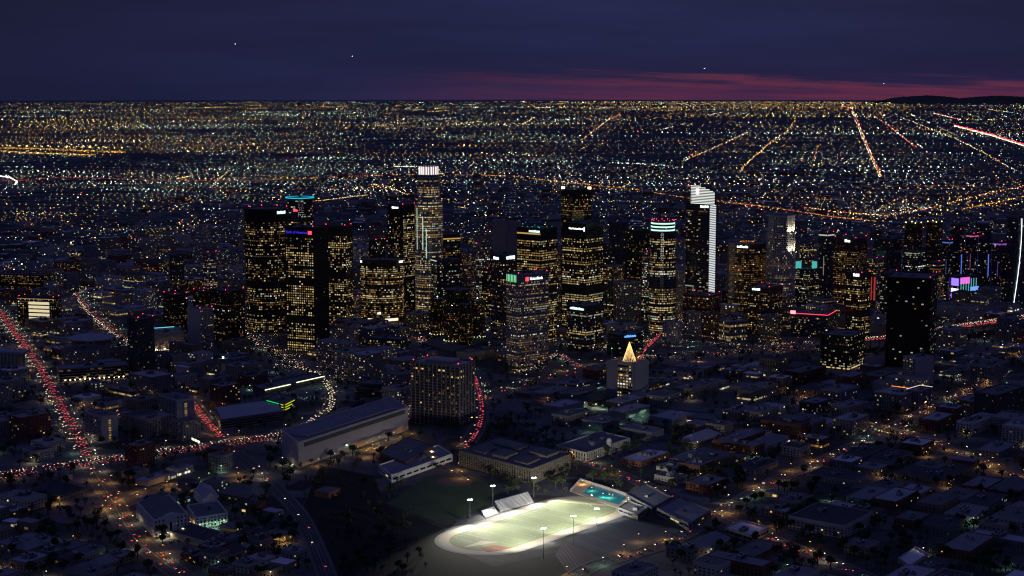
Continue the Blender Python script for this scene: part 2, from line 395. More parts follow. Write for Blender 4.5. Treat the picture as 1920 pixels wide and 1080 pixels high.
def unit_mesh(i):
    if i not in UNITS:
        mb = MB(); w, d, h = [(7, 5, 3), (4, 4, 2.2), (10, 6, 4), (5, 3, 1.8)][i]
        mb.box(-w / 2, w / 2, -d / 2, d / 2, 0, h); mb.box(-w / 2 + .5, w / 2 - .5, -d / 2 - .15, -d / 2 + .1, .6, h - .5, 1)
        mb.lathe([(min(w, d) * .3, h), (min(w, d) * .3, h + .7), (min(w, d) * .22, h + .72)], 8, mat=1)
        UNITS[i] = mb.mesh("rooftop_unit", [metal, dark_metal])
    return UNITS[i]
def roof_units(r, poly, z, n, rs):
    c = poly.mean(0); o = ORG[r.name]
    for k in range(n):
        i = rs.randrange(4); w = [rs.random() for _ in poly]; s = sum(w); p = sum(poly[j] * (w[j] / s) for j in range(len(poly)))
        p = c + (p - c) * 0.9
        u = link("rooftop_unit", unit_mesh(i), r, (p[0] - o[0], p[1] - o[1], z - o[2] + .02))
        t = poly[1] - poly[0]; u.rotation_euler.z = math.atan2(t[1], t[0]) + .003 * k
def building(name, label, cat, tiers, wall, gl=glass, roofm=None, mark=None, units=2, beacons=0, group=None, res=6.0, **fk):
    """tiers: list of (footprint, z0, z1[, overrides])"""
    base = tiers[0][0]; r = root(name, base.mean(0), 0, label, cat, group)
    fr, lt, gm = MB(), MB(), MB(); rs = random.Random(len(ROOTS))
    for tr in tiers:
        poly, z0, z1 = tr[:3]; k = dict(fk)
        if len(tr) > 3: k.update(tr[3])
        gm.prism(poly, z0, z1, 0, top=False)
        facade(fr, lt, poly, z0, z1, **k); parapet(fr, poly, z1, k.get("depth", .5)); rm = MB(); rm.ngon([(x, y, z1 + .1) for x, y in poly])
        part("roof", rm, roofm or ROOFS[1], r)
    part("glass_wall", gm, gl, r); part("facade_frame", fr, wall, r, stuff=True)
    if lt.q: part("lit_windows", lt, LIT, r, stuff=True)
    top, _, zt = tiers[-1][:3]
    if units: roof_units(r, shrink(top, .75), zt + .1, units, rs)
    for i in range(beacons):
        p = top[i % len(top)]; p = top.mean(0) + (p - top.mean(0)) * .93; mb = MB(); mb.lathe([(.12, 0), (.12, 1.8)], 6); mb.lathe([(.0, 1.7), (.55, 2.0), (.55, 2.7), (0, 3.0)], 6, mat=1)
        b = link("beacon", mb.mesh("beacon", [dark_metal, beacon_m]), r, (p[0] - ORG[r.name][0], p[1] - ORG[r.name][1], zt + 1.0))
    if res: reserve(base, res)
    if mark:
        c = base.mean(0); LANDMARKS.append((mark, *PX(c, 0)))
    return r
def T(name, label, x0, x1, x2, yt, yb, wall, ang=None, mark=None, cat="skyscraper", gl=glass, **k):
    poly, h = quad(x0, x1, x2, yt, yb, ang)
    r = building(name, label, cat, [(poly, 0, h)], wall, gl, mark=mark, **k); return r, poly, h
def panel(r, name, poly, e, s0, s1, z0, z1, mat, off=0.75, thick=0.4, label=None):
    A, B, t, n, l = edge(poly, e); t3, n3 = np.array([*t, 0]), np.array([*n, 0]); mb = MB()
    mb.boxes([v3(A, z0) + t3 * l * s0 + n3 * off], [t3 * l * (s1 - s0)], [n3 * thick], [(0, 0, z1 - z0)], bottom=True)
    return part(name, mb, mat, r, label=label)
def block_letters(r, poly, e, s0, s1, z0, z1, mat, nlet, off=0.8):
    """an illegible far sign: a backing board with a row of unequal lit strokes"""
    A, B, t, n, l = edge(poly, e); t3, n3 = np.array([*t, 0]), np.array([*n, 0]); mb = MB(); rs = random.Random(nlet * 7 + e)
    w = l * (s1 - s0) / nlet
    for k in range(nlet):
        hh = (z1 - z0) * rs.choice([1, .72, .72, .85, 1]); ww = w * rs.uniform(.7, .88)
        mb.boxes([v3(A, z0) + t3 * (l * s0 + w * k) + n3 * off], [t3 * ww], [n3 * .4], [(0, 0, hh)], bottom=True)
    return part("sign", mb, mat, r, stuff=True)
def text_sign(r, txt, poly, e, s0, s1, z0, mat, off=0.85):
    A, B, t, n, l = edge(poly, e); cu = bpy.data.curves.new("sign", "FONT"); cu.body = txt; cu.size = 5; cu.extrude = .15; cu.offset = 0.06
    cu.materials.append(mat); o = link("sign", cu, r); bpy.context.view_layer.update()
    wd = l * (s1 - s0); sc = wd / max(o.dimensions.x, .1); o.scale = (sc, sc, 1)
    p = v3(A, z0) + np.array([*t, 0]) * l * s0 + np.array([*n, 0]) * off - np.array(ORG[r.name]); o.location = p
    from mathutils import Matrix
    me = bpy.data.meshes.new_from_object(o.evaluated_get(bpy.context.evaluated_depsgraph_get())); k = link("sign", me, r)
    k.location, k.scale = p, (sc, sc, 1); k.rotation_euler = Matrix(((t[0], 0, n[0]), (t[1], 0, n[1]), (0, 1, 0))).to_euler(); k["kind"] = "stuff"
    bpy.data.objects.remove(o); return k
def ring_light(r, name, poly, z, mat, th=0.7, ht=1.0, grow=0.7, edges=None, label=None):
    mb = MB()
    for i in range(len(poly)):
        if edges is not None and i not in edges: continue
        A, B, t, n, l = edge(poly, i); t3, n3 = np.array([*t, 0]), np.array([*n, 0])
        mb.boxes([v3(A, z + .003 * (i % 2)) + n3 * grow], [t3 * l], [n3 * th], [(0, 0, ht)], bottom=True)
    return part(name, mb, mat, r, label=label)
def dots(r, name, pts, rad, mat):
    mb = MB()
    for x, y, z in pts: mb.lathe([(0, z - rad), (rad, z), (0, z + rad)], 5, x, y)
    return part(name, mb, mat, r, stuff=True)

def downtown():
    warm = dict(pal="warm"); gold = dict(pal="gold")
    # --- the three Bunker Hill towers and their neighbours
    poly, h = disc(498, 84, 394, 624, 8, 22.5); 
    r = building("office_tower", "dark granite tower with chamfered corners, outermost in the cluster beside the blue-signed tower", "skyscraper", [(poly, 0, h)], granite, mark="the chamfered dark tower", fl=4.1, bay=3.6, p=.55, dark=(-1, -2, -3, -4, -5, 20, 21, 22, 8, 9), pier=1.0, beacons=4, **warm)
    block_letters(r, poly, 6, .35, .95, h - 8, h - 2, neon_g, 5)
    r, poly, h = T("office_tower", "dark tower with blue sign and red emblem at its top", 535, 591, 614, 428, 661, granite, 24, "the tower with the blue sign", fl=4.1, bay=4.4, wf=.62, p=.95, dark=(-1, -2, -3, -4, 12, 13, 14, 30), depth=.9, pier=1.3, fp={0: .02, 1: .3, 2: .5, 3: 1.0}, beacons=2, gl=glass, rowvar=.35, **gold)
    text_sign(r, "Bank of America", poly, 3, .02, .78, h - 10, neon_b); p = panel(r, "emblem", poly, 3, .82, .95, h - 11, h - 5, neon_r, .9, .3, "red emblem beside the blue lettering")
    r, poly, h = T("office_tower", "dark brown tower partly hidden behind the blue-signed tower", 604, 650, 660, 425, 612, brown, 22, "the half-hidden brown tower", fl=4.1, bay=4.2, p=.62, dark=(-1, -2, -3, -4, 22, 23, 24), pier=1.1, beacons=2, **gold)
    poly, h = disc(562, 52, 373, 575, 16)
    r = building("office_tower", "round dark tower crowned by a cyan neon ring", "skyscraper", [(poly, 0, h)], slate, glass_blue, mark="the tower with the cyan ring", fl=4, bay=5, p=.3, style="band", pal="mixed")
    ring_light(r, "neon_ring", poly, h + .5, neon_c, .9, 1.6, .6)
    for s, m in ((11, neon_r), (9, neon_p)): panel(r, "screen", poly, s, .1, .9, h - 26, h - 22, m)
    r, poly, h = T("office_tower", "slim dark tower with small white sign behind the round crowned tower", 727, 757, 779, 386, 592, granite, None, "the slim tower by the crowned tower", fl=4, bay=4, p=.5, fp={3: .22, 0: .8}, dark=(-1, -2, -3, 25), beacons=2, **warm)
    block_letters(r, poly, 3, .3, .75, h - 6, h - 1.5, neon_w, 3)
    # rounded slab
    c = G(715, 604); m = c[1] / F_PX; a = np.linspace(-58, 58, 15); R = 47 * m
    arc = np.array([c + np.array([R * math.sin(math.radians(t)), R * 0.95 - R * math.cos(math.radians(t))]) for t in a]); arc = ccw(np.vstack([arc, arc[[-1, 0]] + np.array([0, 30])]))
    h = HZ(c, 489); r = building("office_block", "broad bow-fronted office block with two small white roof signs", "building", [(arc, 0, h)], brown, glass_br, mark="the bow-fronted office block", fl=4, bay=3.2, wf=.85, p=.72, style="band", dark=(-1, -2, 0, 1), **warm)
    block_letters(r, arc, 0, .1, .9, h - 5, h - 1.5, neon_w, 2); block_letters(r, arc, 13, -.6, .9, h - 5, h - 1.5, neon_w, 3)
    ring_light(r, "lobby", shrink(arc, .99), 2, emit("lobby_light", (1, .85, .6), 1.2, True), .4, 5, .55, range(3, 12)); block_letters(r, arc, 6, 0, 1, 16, 20, neon_w, 2)
    # crowned round tower
    pA, hA = disc(804, 53, 384, 606, 24); cen = pA.mean(0); pB = shrink(pA, .78); pC = shrink(pA, .68)
    hB, hC = HZ(cen - [0, 20], 329), HZ(cen - [0, 18], 313)
    r = building("crowned_tower", "tallest round tower with a white glowing crown", "skyscraper", [(pA, 0, hA, dict(fl=4.2, bay=3.4, p=1.25)), (pB, hA, hB, dict(fl=4.2, bay=3.4, p=.95, dark=(-1, -2)))], conc_pale, glass, mark="the white-crowned round tower", pier=.9, units=0, **gold)
    crown = MB(); cm = emit("crown_light", (1.0, .86, .84), 1.15)
    for i in range(24):
        A, B, t, n, l = edge(pC, i); crown.boxes([v3(A, hB) + np.array([*n, 0]) * .2], [np.array([*t, 0]) * l * (.66 if i % 2 else .45)], [np.array([*n, 0]) * .5], [(0, 0, hC - hB)], bottom=True)
    mb = MB(); mb.prism(pC, hB, hC - .5); part("crown_drum", mb, conc_pale, r); part("crown", crown, cm, r, stuff=True, label="white glowing crown")
    for e_, z0_, z1_ in ((17, .55, .8), (16, .62, .9), (14, .62, .97)):
        panel(r, "light_strip", pA, e_, .4, .6, hA * z0_, hA * z1_, emit("strip_green_white", (.7, 1, .8), .7), .7, .3)
    r, poly, h = T("office_tower", "banded tower with gold top floor and small red sign before the crowned tower", 807, 822, 863, 441, 600, granite, 66, "the gold-topped tower", fl=4, bay=4, p=.3, style="band", dark=(-1,), pal="mixed")
    ring_light(r, "gold_band", poly, h - 9, emit("gold_band", (1, .6, .15), .5), .3, 2.4, .7); block_letters(r, poly, 3, .5, 1, h - 7, h - 1, neon_r, 2)
    r, poly, h = T("office_block", "lower banded block with a white corner strip, directly before the gold-topped tower", 808, 820, 866, 489, 610, slate, 64, None, cat="building", fl=4, bay=3, p=.25, style="band", pal="cool")
    ring_light(r, "light_strip", poly, h - 1.5, emit("strip_green_white", (.7, 1, .8), .7), .4, 1.6, .8, (3,))
    T("office_block", "pale concrete block with cool white windows beside the blank tower", 886, 893, 927, 459, 578, concrete, 62, "the pale concrete block", cat="building", fl=3.9, bay=3.4, wf=.6, p=.42, pal="cool", beacons=1)
    r, poly, h = T("blank_tower", "blank grey-violet concrete tower without windows", 925, 947, 973, 417, 602, lilac, 48, "the blank concrete tower", faces=(1, 2), fl=4, bay=4, p=.1)
    r, poly, h = T("office_block", "dark block below the blank tower with two bright white letter signs", 919, 943, 974, 479, 614, slate, 50, None, cat="building", fl=4, bay=3.6, p=.35, dark=(-1, -2), **warm)
    block_letters(r, poly, 3, .3, .72, h - 9, h - 3, emit("sign_bluewhite", (.6, .75, 1), 3.2), 3); block_letters(r, poly, 0, .2, .72, h - 8, h - 1, emit("sign_bluewhite", (.6, .75, 1), 3.2), 3)
    r, poly, h = T("office_tower", "dark tower with densely lit gold windows and teal rooftop lamps", 970, 1013, 1044, 430, 647, granite, 38, "the teal-lamped gold tower", fl=4.1, bay=3.6, p=.95, fp={0: .95, 3: .95}, dark=(-1, -2, -3, -4, -5, 22, 23, 24), **gold)
    block_letters(r, poly, 3, .52, .98, h - 6, h - 1.5, neon_g, 6); ring_light(r, "top_floor", poly, h - 10, emit("gold_band", (1, .6, .15), .5), .2, 2.6, .7, (3,))
    c = poly.mean(0); dots(r, "roof_lamps", [(*(c + (poly[i] - c) * s_), h + 2.2) for i in range(4) for s_ in (.25, .5, .75)], .7, teal_m)
    r, poly, h = T("bank_tower", "lilac-grey grid tower with red and white bank sign and green light fins", 950, 971, 1028, 516, 689, lilac, 52, "the lilac grid tower", fl=3.75, bay=3.0, wf=.66, hf=.5, p=.78, dark=(-1, -2, -3, 30, 22, 14), depth=.8, pier=.7, beacons=3, **warm)
    text_sign(r, "UnionBank", poly, 0, .38, .80, h - 9.5, emit("sign_cool_white", (.7, .82, 1), 2.8), 1.1); panel(r, "emblem", poly, 0, .24, .34, h - 11, h - 4.5, neon_r, 1.0, .3, "red square emblem beside the lettering")
    for k in range(7): panel(r, "light_fin", poly, 3, .06 + k * .132, .09 + k * .132, h - 12, h - .5, emit("fin_green", (.3, 1, .45), 1.1), 1.0, .5)
    r, poly, h = T("office_tower", "very tall black slab with two glowing roof corners", 1053, 1072, 1108, 357, 612, granite, 58, "the black slab with glowing corners", fl=4.1, bay=3.0, p=.42, style="pier", gl=glass_br, dark=(-1, -2, 18, 19), pal="amber", units=1)
    lm = emit("corner_lamp", (1, .75, .4), 5, True); c = poly.mean(0)
    for i in (3, 1):
        mb = MB(); p = c + (poly[i] - c) * .9; mb.box(p[0] - 3, p[0] + 3, p[1] - 3, p[1] + 3, h + 1, h + 5); part("corner_lamp", mb, lm, r)
    r, poly, h = T("office_tower", "black tower with long white script sign above blazing gold windows", 1055, 1097, 1131, 421, 628, granite, 39, "the white-script black tower", fl=4.1, bay=3.3, p=1.0, fp={3: 1.15, 0: .95}, dark=(-1, -2, -3, -4, -5, -6, 18, 19, 20, 21), **gold)
    text_sign(r, "City National Bank", poly, 3, .28, .9, h - 10, neon_w); panel(r, "emblem", poly, 3, .93, .96, h - 13, h - 5, neon_w, .9, .3)
    r, poly, h = T("office_block", "short black glass block with white script sign at its roof", 1063, 1099, 1132, 575, 661, slate, 42, "the short black glass block", cat="building", fl=4, bay=3, p=.38, style="band", dark=(-1, -2), pal="cool", gl=glass)
    block_letters(r, poly, 3, .18, .88, h - 7, h - 3, neon_g, 11)
    r, poly, h = T("office_block", "stone block with tall lit vertical strips, right behind the short black glass block", 1131, 1150, 1170, 500, 604, concrete, 45, None, cat="building", fl=3.8, bay=4, p=.35, style="pier", **warm)
    T("office_block", "pale narrow block with a row of blue lamps under its roof", 1152, 1166, 1201, 531, 610, conc_pale, 62, None, cat="building", fl=3.8, bay=3.4, p=.12, pal="mixed")
    r, poly, h = T("office_tower", "unlit dark tower with a thin cyan strip down one edge", 1143, 1161, 1177, 419, 575, slate, 45, None, fl=4, bay=4, p=.05, gl=glass_blue)
    panel(r, "light_strip", poly, 3, .45, .52, h * .42, h * .56, neon_c)
    T("office_tower", "dark tower with scattered amber windows, next to the green-crowned round tower", 1177, 1197, 1218, 434, 595, granite, 45, None, fl=4, bay=4, p=.22, pal="amber")
    # green-crowned round tower
    pA, hA = disc(1243, 51, 436, 627, 24); pB = shrink(pA, .84); hB = HZ(pA.mean(0) - [0, 20], 416)
    r = building("round_tower", "round tower with three bright green-white rings under its roof", "skyscraper", [(pA, 0, hA), (pB, hA, hB)], slate, mark="the green-ringed round tower", fl=4.2, bay=3.3, p=.95, dark=(-1, -2, 20, 21, 22, 23, 12), units=1, fp={i: .95 for i in range(12, 24)}, **gold)
    rm_ = emit("ring_green_white", (.55, 1, .78), 1.5)
    for k in range(3): ring_light(r, "crown_ring", pB, hA + 2 + k * (hB - hA - 3) / 2.6, rm_, .6, 2.4, .6)
    dots(r, "roof_lamps", [(*p, hB + 2) for p in pB[::2]], .7, beacon_m)
    r, poly, h = T("stair_shaft", "pale floodlit stone shaft standing beside the green-ringed round tower", 1266, 1272, 1284, 509, 613, conc_pale, 58, None, cat="building", fl=4, bay=3, p=.5, wf=.4, pal="amber", depth=.8, units=0)
    mb = MB(); p = poly[0] + (poly[1] - poly[0]) * .5; p = p + np.array([5, -7]); mb.box(p[0] - .8, p[0] + .8, p[1] - .8, p[1] + .8, .5, 1.5); part("ground_floodlight", mb, emit("flood_warm", (1, .72, .4), 260, True), r)
    # sail-topped tower
    poly, h = quad(1287, 1327, 1346, 381, 600, 40)
    r = building("sail_tower", "glass tower with striped glowing sail, spire and bright ribbed edge", "skyscraper", [(poly, 0, h)], slate, glass_blue, mark="the sail-topped tower", fl=4.1, bay=4, p=.2, fp={0: 0}, style="band", units=0, dark=(-1,), pal="mixed")
    bars = MB(); A, B, t, n, l = edge(poly, 0); t3, n3 = np.array([*t, 0]), np.array([*n, 0]); nb_ = 54
    for k in range(nb_):
        z = h * .17 + (h * .985 - h * .17) * k / nb_; bars.boxes([v3(A, z) + t3 * l * .02 + n3 * .6], [t3 * l * .72], [n3 * .5], [(0, 0, 1.9)], bottom=True)
    part("ribbed_edge", bars, emit("rib_light", (.93, .97, 1), .85), r, stuff=True, label="column of bright white floor bars")
    A, B, t, n, l = edge(poly, 3); t3, n3 = np.array([*t, 0]), np.array([*n, 0]); sail = MB(); s0, s1 = .2, 1.22
    zl, zr = HZ(A + (B - A) * .2, 346), HZ(B, 361); sm = emit("sail_light", (.95, 1, .93), 1.0); body = MB(); N_ = 12
    for k in range(N_):
        z = h - 2 + k * (zl - h + 2) / N_; f = (z - h) / (zl - h); e = s1 if z < zr else s0 + (s1 - s0) * (1 - ((z - zr) / max(zl - zr, 1))) ** .6
        sail.boxes([v3(A, z) + t3 * l * s0 + n3 * .5], [t3 * l * (e - s0)], [n3 * .5], [(0, 0, (zl - h) / N_ * .5)], bottom=True)
        body.boxes([v3(A, z) + t3 * l * s0 - n3 * 4], [t3 * l * (e - s0)], [n3 * 4.3], [(0, 0, (zl - h) / N_ - .01)], bottom=True)
    part("sail", sail, sm, r, stuff=True, label="curved sail of glowing white stripes"); part("sail_body", body, glass_blue, r, stuff=True)
    panel(r, "emblem", poly, 3, .42, .56, h + (zl - h) * .45, h + (zl - h) * .8, emit("sign_pink", (1, .55, .62), 2), 1.1, .3)
    sp = A + (B - A) * .22; zt = HZ(sp, 291); mb = MB(); mb.tube(v3(sp, h), v3(sp, zt), 1.3, 0, 8, .3); mb.lathe([(0, zt - 1), (1.4, zt + .3), (0, zt + 1.6)], 6, sp[0], sp[1], 1); part("spire", mb, [metal, beacon_m], r)
    ring_light(r, "roof_lamp", poly, zl - 4, neon_r, .4, .9, -2, (2,))
    block_letters(r, poly, 3, .62, .98, h - 9, h - 5, neon_w, 4)
    T("office_block", "reddish granite block at the foot of the sail-topped tower", 1281, 1330, 1351, 556, 628, redstone, 30, "the reddish sail-tower block", cat="building", fl=4, bay=3.4, p=.42, pal="amber", beacons=3)
    # --- Figueroa cluster
    poly, h = disc(1403, 72, 459, 603, 12, 15)
    r = building("office_tower", "many-sided tower with an orange ring of lamps on its roof", "skyscraper", [(poly, 0, h)], brown, glass_br, mark="the orange-ringed tower", fl=3.9, bay=3, p=.62, dark=(-1, -2), pal="amber", units=1)
    c = poly.mean(0); dots(r, "roof_lamps", [(c[0] + 13 * math.cos(a_), c[1] + 10 * math.sin(a_), h + 3) for a_ in np.linspace(0, 6.28, 26)], .55, orange_m)
    block_letters(r, poly, 7, .2, 1.4, h - 6, h - 2, neon_w, 8)
    poly, h = disc(1466, 55, 406, 607, 12, 15); pB = shrink(poly, .93); h1, h2 = HZ(poly.mean(0) - [0, 20], 474), HZ(poly.mean(0) - [0, 20], 438)
    r = building("floodlit_tower", "stone tower whose stepped top is floodlit pale yellow", "skyscraper", [(poly, 0, h1, dict(p=.5)), (pB, h1, h2, dict(p=.2)), (shrink(poly, .88), h2, h, dict(p=.12))], conc_pale, mark="the floodlit stone tower", fl=3.9, bay=3, pal="warm", pier=1.5, units=1)
    fm = emit("flood_yellow", (1, .88, .5), 6, False); og = np.array(ORG[r.name])
    for pl, z, zt_ in ((poly, h1, h2), (pB, h2, h)):
        for i in (9, 10, 11):
            A, B, t, n, l = edge(pl, i); m = (A + B) / 2
            mb = MB(); p = m + n * 3.2; mb.boxes([v3(m, z - .4) + np.array([*t, 0]) * -.15], [np.array([*t, 0]) * .3], [np.array([*n, 0]) * 3.2], [(0, 0, .3)], bottom=True); part("lamp_arm", mb, dark_metal, r)
            mb = MB(); mb.boxes([v3(p, z - .2) - np.array([*t, 0]) * .7 - np.array([*n, 0]) * .3], [np.array([*t, 0]) * 1.4], [np.array([*n, 0]) * .6], [(0, 0, .5)], bottom=True); part("floodlight", mb, fm, r)
            L = bpy.data.lights.new("crown_floodlight", "SPOT"); L.energy = 5.5e4; L.color = (1, .9, .6); L.spot_size = math.radians(120); L.spot_blend = 1.0; L.shadow_soft_size = .4
            lo = bpy.data.objects.new("crown_floodlight_beam", L); COL.objects.link(lo); lo.parent = r; q0 = v3(p, z + .6); lo.location = q0 - og
            lo.rotation_euler = (Vector(v3(m - n * 1.2, z + (zt_ - z) * .55)) - Vector(q0)).to_track_quat("-Z", "Y").to_euler()
    r, poly, h = T("office_block", "brown office block with small white sign before the floodlit stone tower", 1403, 1441, 1467, 541, 630, brown, 35, "the small-signed brown block", cat="building", fl=3.9, bay=3.4, p=.5, dark=(-1, -2), pal="warm", beacons=3)
    block_letters(r, poly, 3, .2, .58, h - 5, h - 1.5, neon_w, 5)
    r, poly, h = T("office_block", "dark block with two glowing teal boxes on its roof", 1491, 1511, 1536, 506, 594, slate, 52, "the block with teal roof boxes", cat="building", fl=3.8, bay=3, p=.45, pal="cool", units=0)
    for s_ in (.12, .8):
        c = poly[3] + (poly[1] - poly[3]) * s_; mb = MB(); w_ = 5.5 if s_ < .5 else 4; mb.box(c[0] - w_, c[0] + w_, c[1] - 5, c[1] + 5, h + .2, h + 14); part("glowing_box", mb, emit("teal_panel", (.08, .55, .5), .8), r)
    r, poly, h = T("office_tower", "brown tower with rows of amber windows and red roof beacons", 1564, 1601, 1626, 449, 604, brown, 36, "the amber-rowed brown tower", fl=3.9, bay=3, p=.7, pal="amber", gl=glass_br, beacons=4, dark=(-1, -2, -3))
    block_letters(r, poly, 3, .5, .75, h - 6, h - 1, neon_w, 2)
    r, poly, h = T("office_tower", "dark tower with bright lower floors and a red-lit column at its side", 1588, 1613, 1633, 514, 632, granite, 45, "the tower with the red-lit column", fl=4, bay=3.6, p=.62, gl=glass_br, dark=(-1, 10, 11), beacons=2, **gold)
    block_letters(r, poly, 3, .45, .85, h - 5, h, neon_w, 4)
    q2, h2 = quad(1629, 1635, 1642, 518, 600, 45); r2 = building("lit_column", "red-lit stair column beside the dark tower with bright lower floors", "building", [(q2, 0, h2)], redstone, units=0, fl=4, bay=3, p=.1, pal="amber", res=2)
    for e_ in (0, 3): panel(r2, "red_panel", q2, e_, .2, .8, h2 * .45, h2 * .98, emit("red_panel", (1, .1, .1), .35), .6, .3)
    r, poly, h = T("office_block", "wide dark block outlined by a red neon roof edge with a red sign box", 1484, 1551, 1567, 593, 634, slate, 24, "the block with the red neon edge", cat="building", fl=4, bay=3.4, p=.28, **warm)
    ring_light(r, "neon_edge", poly, h + 1.6, neon_r, .6, .9, .7, (3, 0)); panel(r, "sign", poly, 3, -.02, .12, h + 1, h + 7, emit("sign_pinkred", (1, .2, .25), 3), 1.4, .6)
    r, poly, h = T("low_hall", "low flat-roofed hall with yellow-lit glass front", 1349, 1367, 1401, 604, 641, concrete, 60, "the yellow-lit glass hall", cat="building", fl=5, bay=3, p=.25, fp={3: 2.2, 0: .4}, hf=.75, roofm=ROOFS[3], units=1, pal="gold")
    T("office_block", "pale banded block behind the red neon-edged block", 1514, 1541, 1582, 563, 604, conc_pale, 55, None, cat="building", fl=4, bay=3.4, p=.45, style="band", **warm)
    r, poly, h = T("dark_tower", "big almost unlit black tower in front of the skyline", 1664, 1741, 1759, 524, 692, P("black_panel", (.012, .012, .014), .6), 22, "the big unlit black tower", style="flat", gl=P("black_glass", (.008, .008, .01), .5, spec=.2), fl=3.8, bay=3.6, p=.035, pal="cool", beacons=3, fp={0: .05, 3: .035})
    for i, (a, b, c_, yt_, lb) in enumerate(((1697, 1712, 1729, 421, "brown half-built tower with yellow lamps on its top floor, outer one of the pair"), (1738, 1751, 1767, 419, "brown half-built tower with yellow lamps on its top floor, nearer the blue-lit towers"))):
        r, poly, h = T("unfinished_tower", lb, a, b, c_, yt_, 566, brown, 45, "the half-built brown towers" if i else None, fl=3.6, bay=3.2, p=.16, pal="amber", group="half-built brown towers")
        mb = MB(); 
        for p in shrink(poly, .9): mb.lathe([(0, h + 2), (1.1, h + 3), (0, h + 4)], 5, *p)
        part("work_lamps", mb, emit("work_lamp", (1, .8, .2), 9, True), r, stuff=True)
    for a, b, c_, lb in ((1783, 1796, 1809, "dark blue-lit glass tower nearer the half-built towers"), (1831, 1846, 1860, "dark blue-lit glass tower nearer the white-edged tower")):
        r, poly, h = T("glass_tower", lb, a, b, c_, 422, 560, slate, 45, None, fl=3.6, bay=3.4, p=.1, gl=glass_blue, style="band", pal="cool", group="blue-lit glass towers")
        panel(r, "light_strip", poly, 0, .4, .5, h * .3, h * .6, emit("strip_blue", (.12, .2, 1), 1.1)); panel(r, "light_strip", poly, 3, .2, .26, h * .35, h * .8, emit("strip_blue_dim", (.08, .12, .8), .16))
    r, poly, h = T("glass_tower", "greenish glass tower between the amber-rowed tower and the half-built towers", 1640, 1665, 1690, 449, 588, slate, 45, None, fl=3.8, bay=3, p=.12, style="pier", gl=glass_blue, pal="amber")
    T("hotel_block", "banded block with white lit top floors in front of the half-built towers", 1694, 1714, 1737, 474, 592, slate, 45, None, cat="building", fl=3.8, bay=3, p=.25, style="band", pal="cool")
    r, poly, h = T("entertainment_block", "low block with violet and white video screens on its corner", 1776, 1798, 1836, 519, 565, slate, 58, "the violet-screened block", cat="building", fl=5, bay=3, p=.12, pal="cool")
    panel(r, "screen", poly, 0, .02, .5, h * .7, h * .96, emit("screen_magenta", (.9, .15, .8), 1.0, True)); panel(r, "screen", poly, 0, .55, .98, h * .2, h * .55, emit("screen_blue", (.15, .3, 1), 1.3, True))
    for k, (z0_, z1_, m_) in enumerate(((.62, .92, neon_p), (.36, .5, emit("screen_white", (.8, .85, 1), 2)), (.1, .3, emit("screen_violet", (.35, .1, 1), 1.2)))): panel(r, "screen", poly, 3, .05, .95, h * z0_, h * z1_, m_)
    for k in range(7): panel(r, "light_fin", poly, 0, .05 + k * .13, .075 + k * .13, h * (.1 + .1 * (k % 3)), h * .9, emit("fin_teal", (.2, .9, .85), .6))
    r, poly, h = T("edge_lit_tower", "tall dark tower with one curved edge traced by a white light line", 1890, 1899, 1938, 410, 574, slate, 62, "the tower with the white light line", fl=3.8, bay=3.4, p=.06, gl=glass_blue, pal="cool")
    A = poly[0]; mb = MB(); zs = np.linspace(0, h, 15)
    for a_, b_ in zip(zs[:-1], zs[1:]):
        tt_, nn_ = edge(poly, 0)[2], edge(poly, 0)[3]; off = lambda z: v3(A + tt_ * 15 * math.sin(z / h * 1.9) + nn_ * 1.6, z); mb.tube(off(a_), off(b_), .55, 0, 5)
    part("light_line", mb, emit("line_white", (.9, 1, 1), 2.6), r, label="white light line climbing the edge")
    for a_, lb, st in (((1862, 1874, 1890, 455, 572), "slim dark tower with a violet top beside the white-edged tower", (.4, .15, 1)), ((1812, 1822, 1834, 440, 560), "slim tower with a pink top between the blue-lit towers", (1, .2, .6)), ((1768, 1776, 1786, 452, 566), "narrow tower with a blue top right behind the violet-screened block", (.15, .3, 1)), ((1536, 1548, 1564, 438, 580), "dark tower with a pale roof lamp band behind the teal-boxed block", (.9, 1, .8))):
        r, poly, h = T("glass_tower", lb, *a_, slate, 45, None, fl=3.6, bay=3.2, p=.16, gl=glass_blue, pal="mixed", beacons=2); ring_light(r, "top_light", poly, h - 5, emit("top_" + lb.split()[-4] + lb[:4], st, .5), .3, 2.5, .7); panel(r, "light_strip", poly, 3, .62, .68, h * .45, h * .7, emit("strip_" + lb.split()[-4] + lb[:4], st, .22))
    T("office_block", "dark banded block with broken rows of white windows before the black tower", 1539, 1592, 1622, 632, 695, granite, 32, "the banded block before the black tower", cat="building", fl=3.9, bay=3.6, p=.3, style="band", pal="mixed")
    T("apartment_slab", "pale slab block with a blank bluish end wall", 1694, 1716, 1751, 673, 724, conc_pale, 60, "the pale slab with blank end wall", cat="building", fl=3.4, bay=3.6, faces=(2, 3), p=.12, pal="mixed", roofm=ROOFS[2])
    T("office_block", "low dark block with a light blue sign along its top", 1139, 1160, 1206, 629, 669, slate, 62, "the block with the light blue sign", cat="building", fl=4, bay=3.4, p=.1, style="band", pal="cool")
    r = ROOTS[-1]; poly, h = quad(1139, 1160, 1206, 629, 669, 62); block_letters(r, poly, 0, .22, .7, h - 4.5, h - .5, neon_lb, 11)
    T("office_block", "small dark glass office with speckled windows in front of the bow-fronted block", 690, 751, 763, 637, 667, slate, 20, "the small dark glass office", cat="building", fl=4, bay=3.2, p=.4, pal="mixed")
    # --- cylinder hotel
    cy_ = [disc(858, 50, 545, 652, 20), disc(820, 27, 562, 641, 16), disc(848, 30, 579, 654, 16), disc(895, 28, 565, 646, 16), disc(872, 27, 572, 660, 16)]
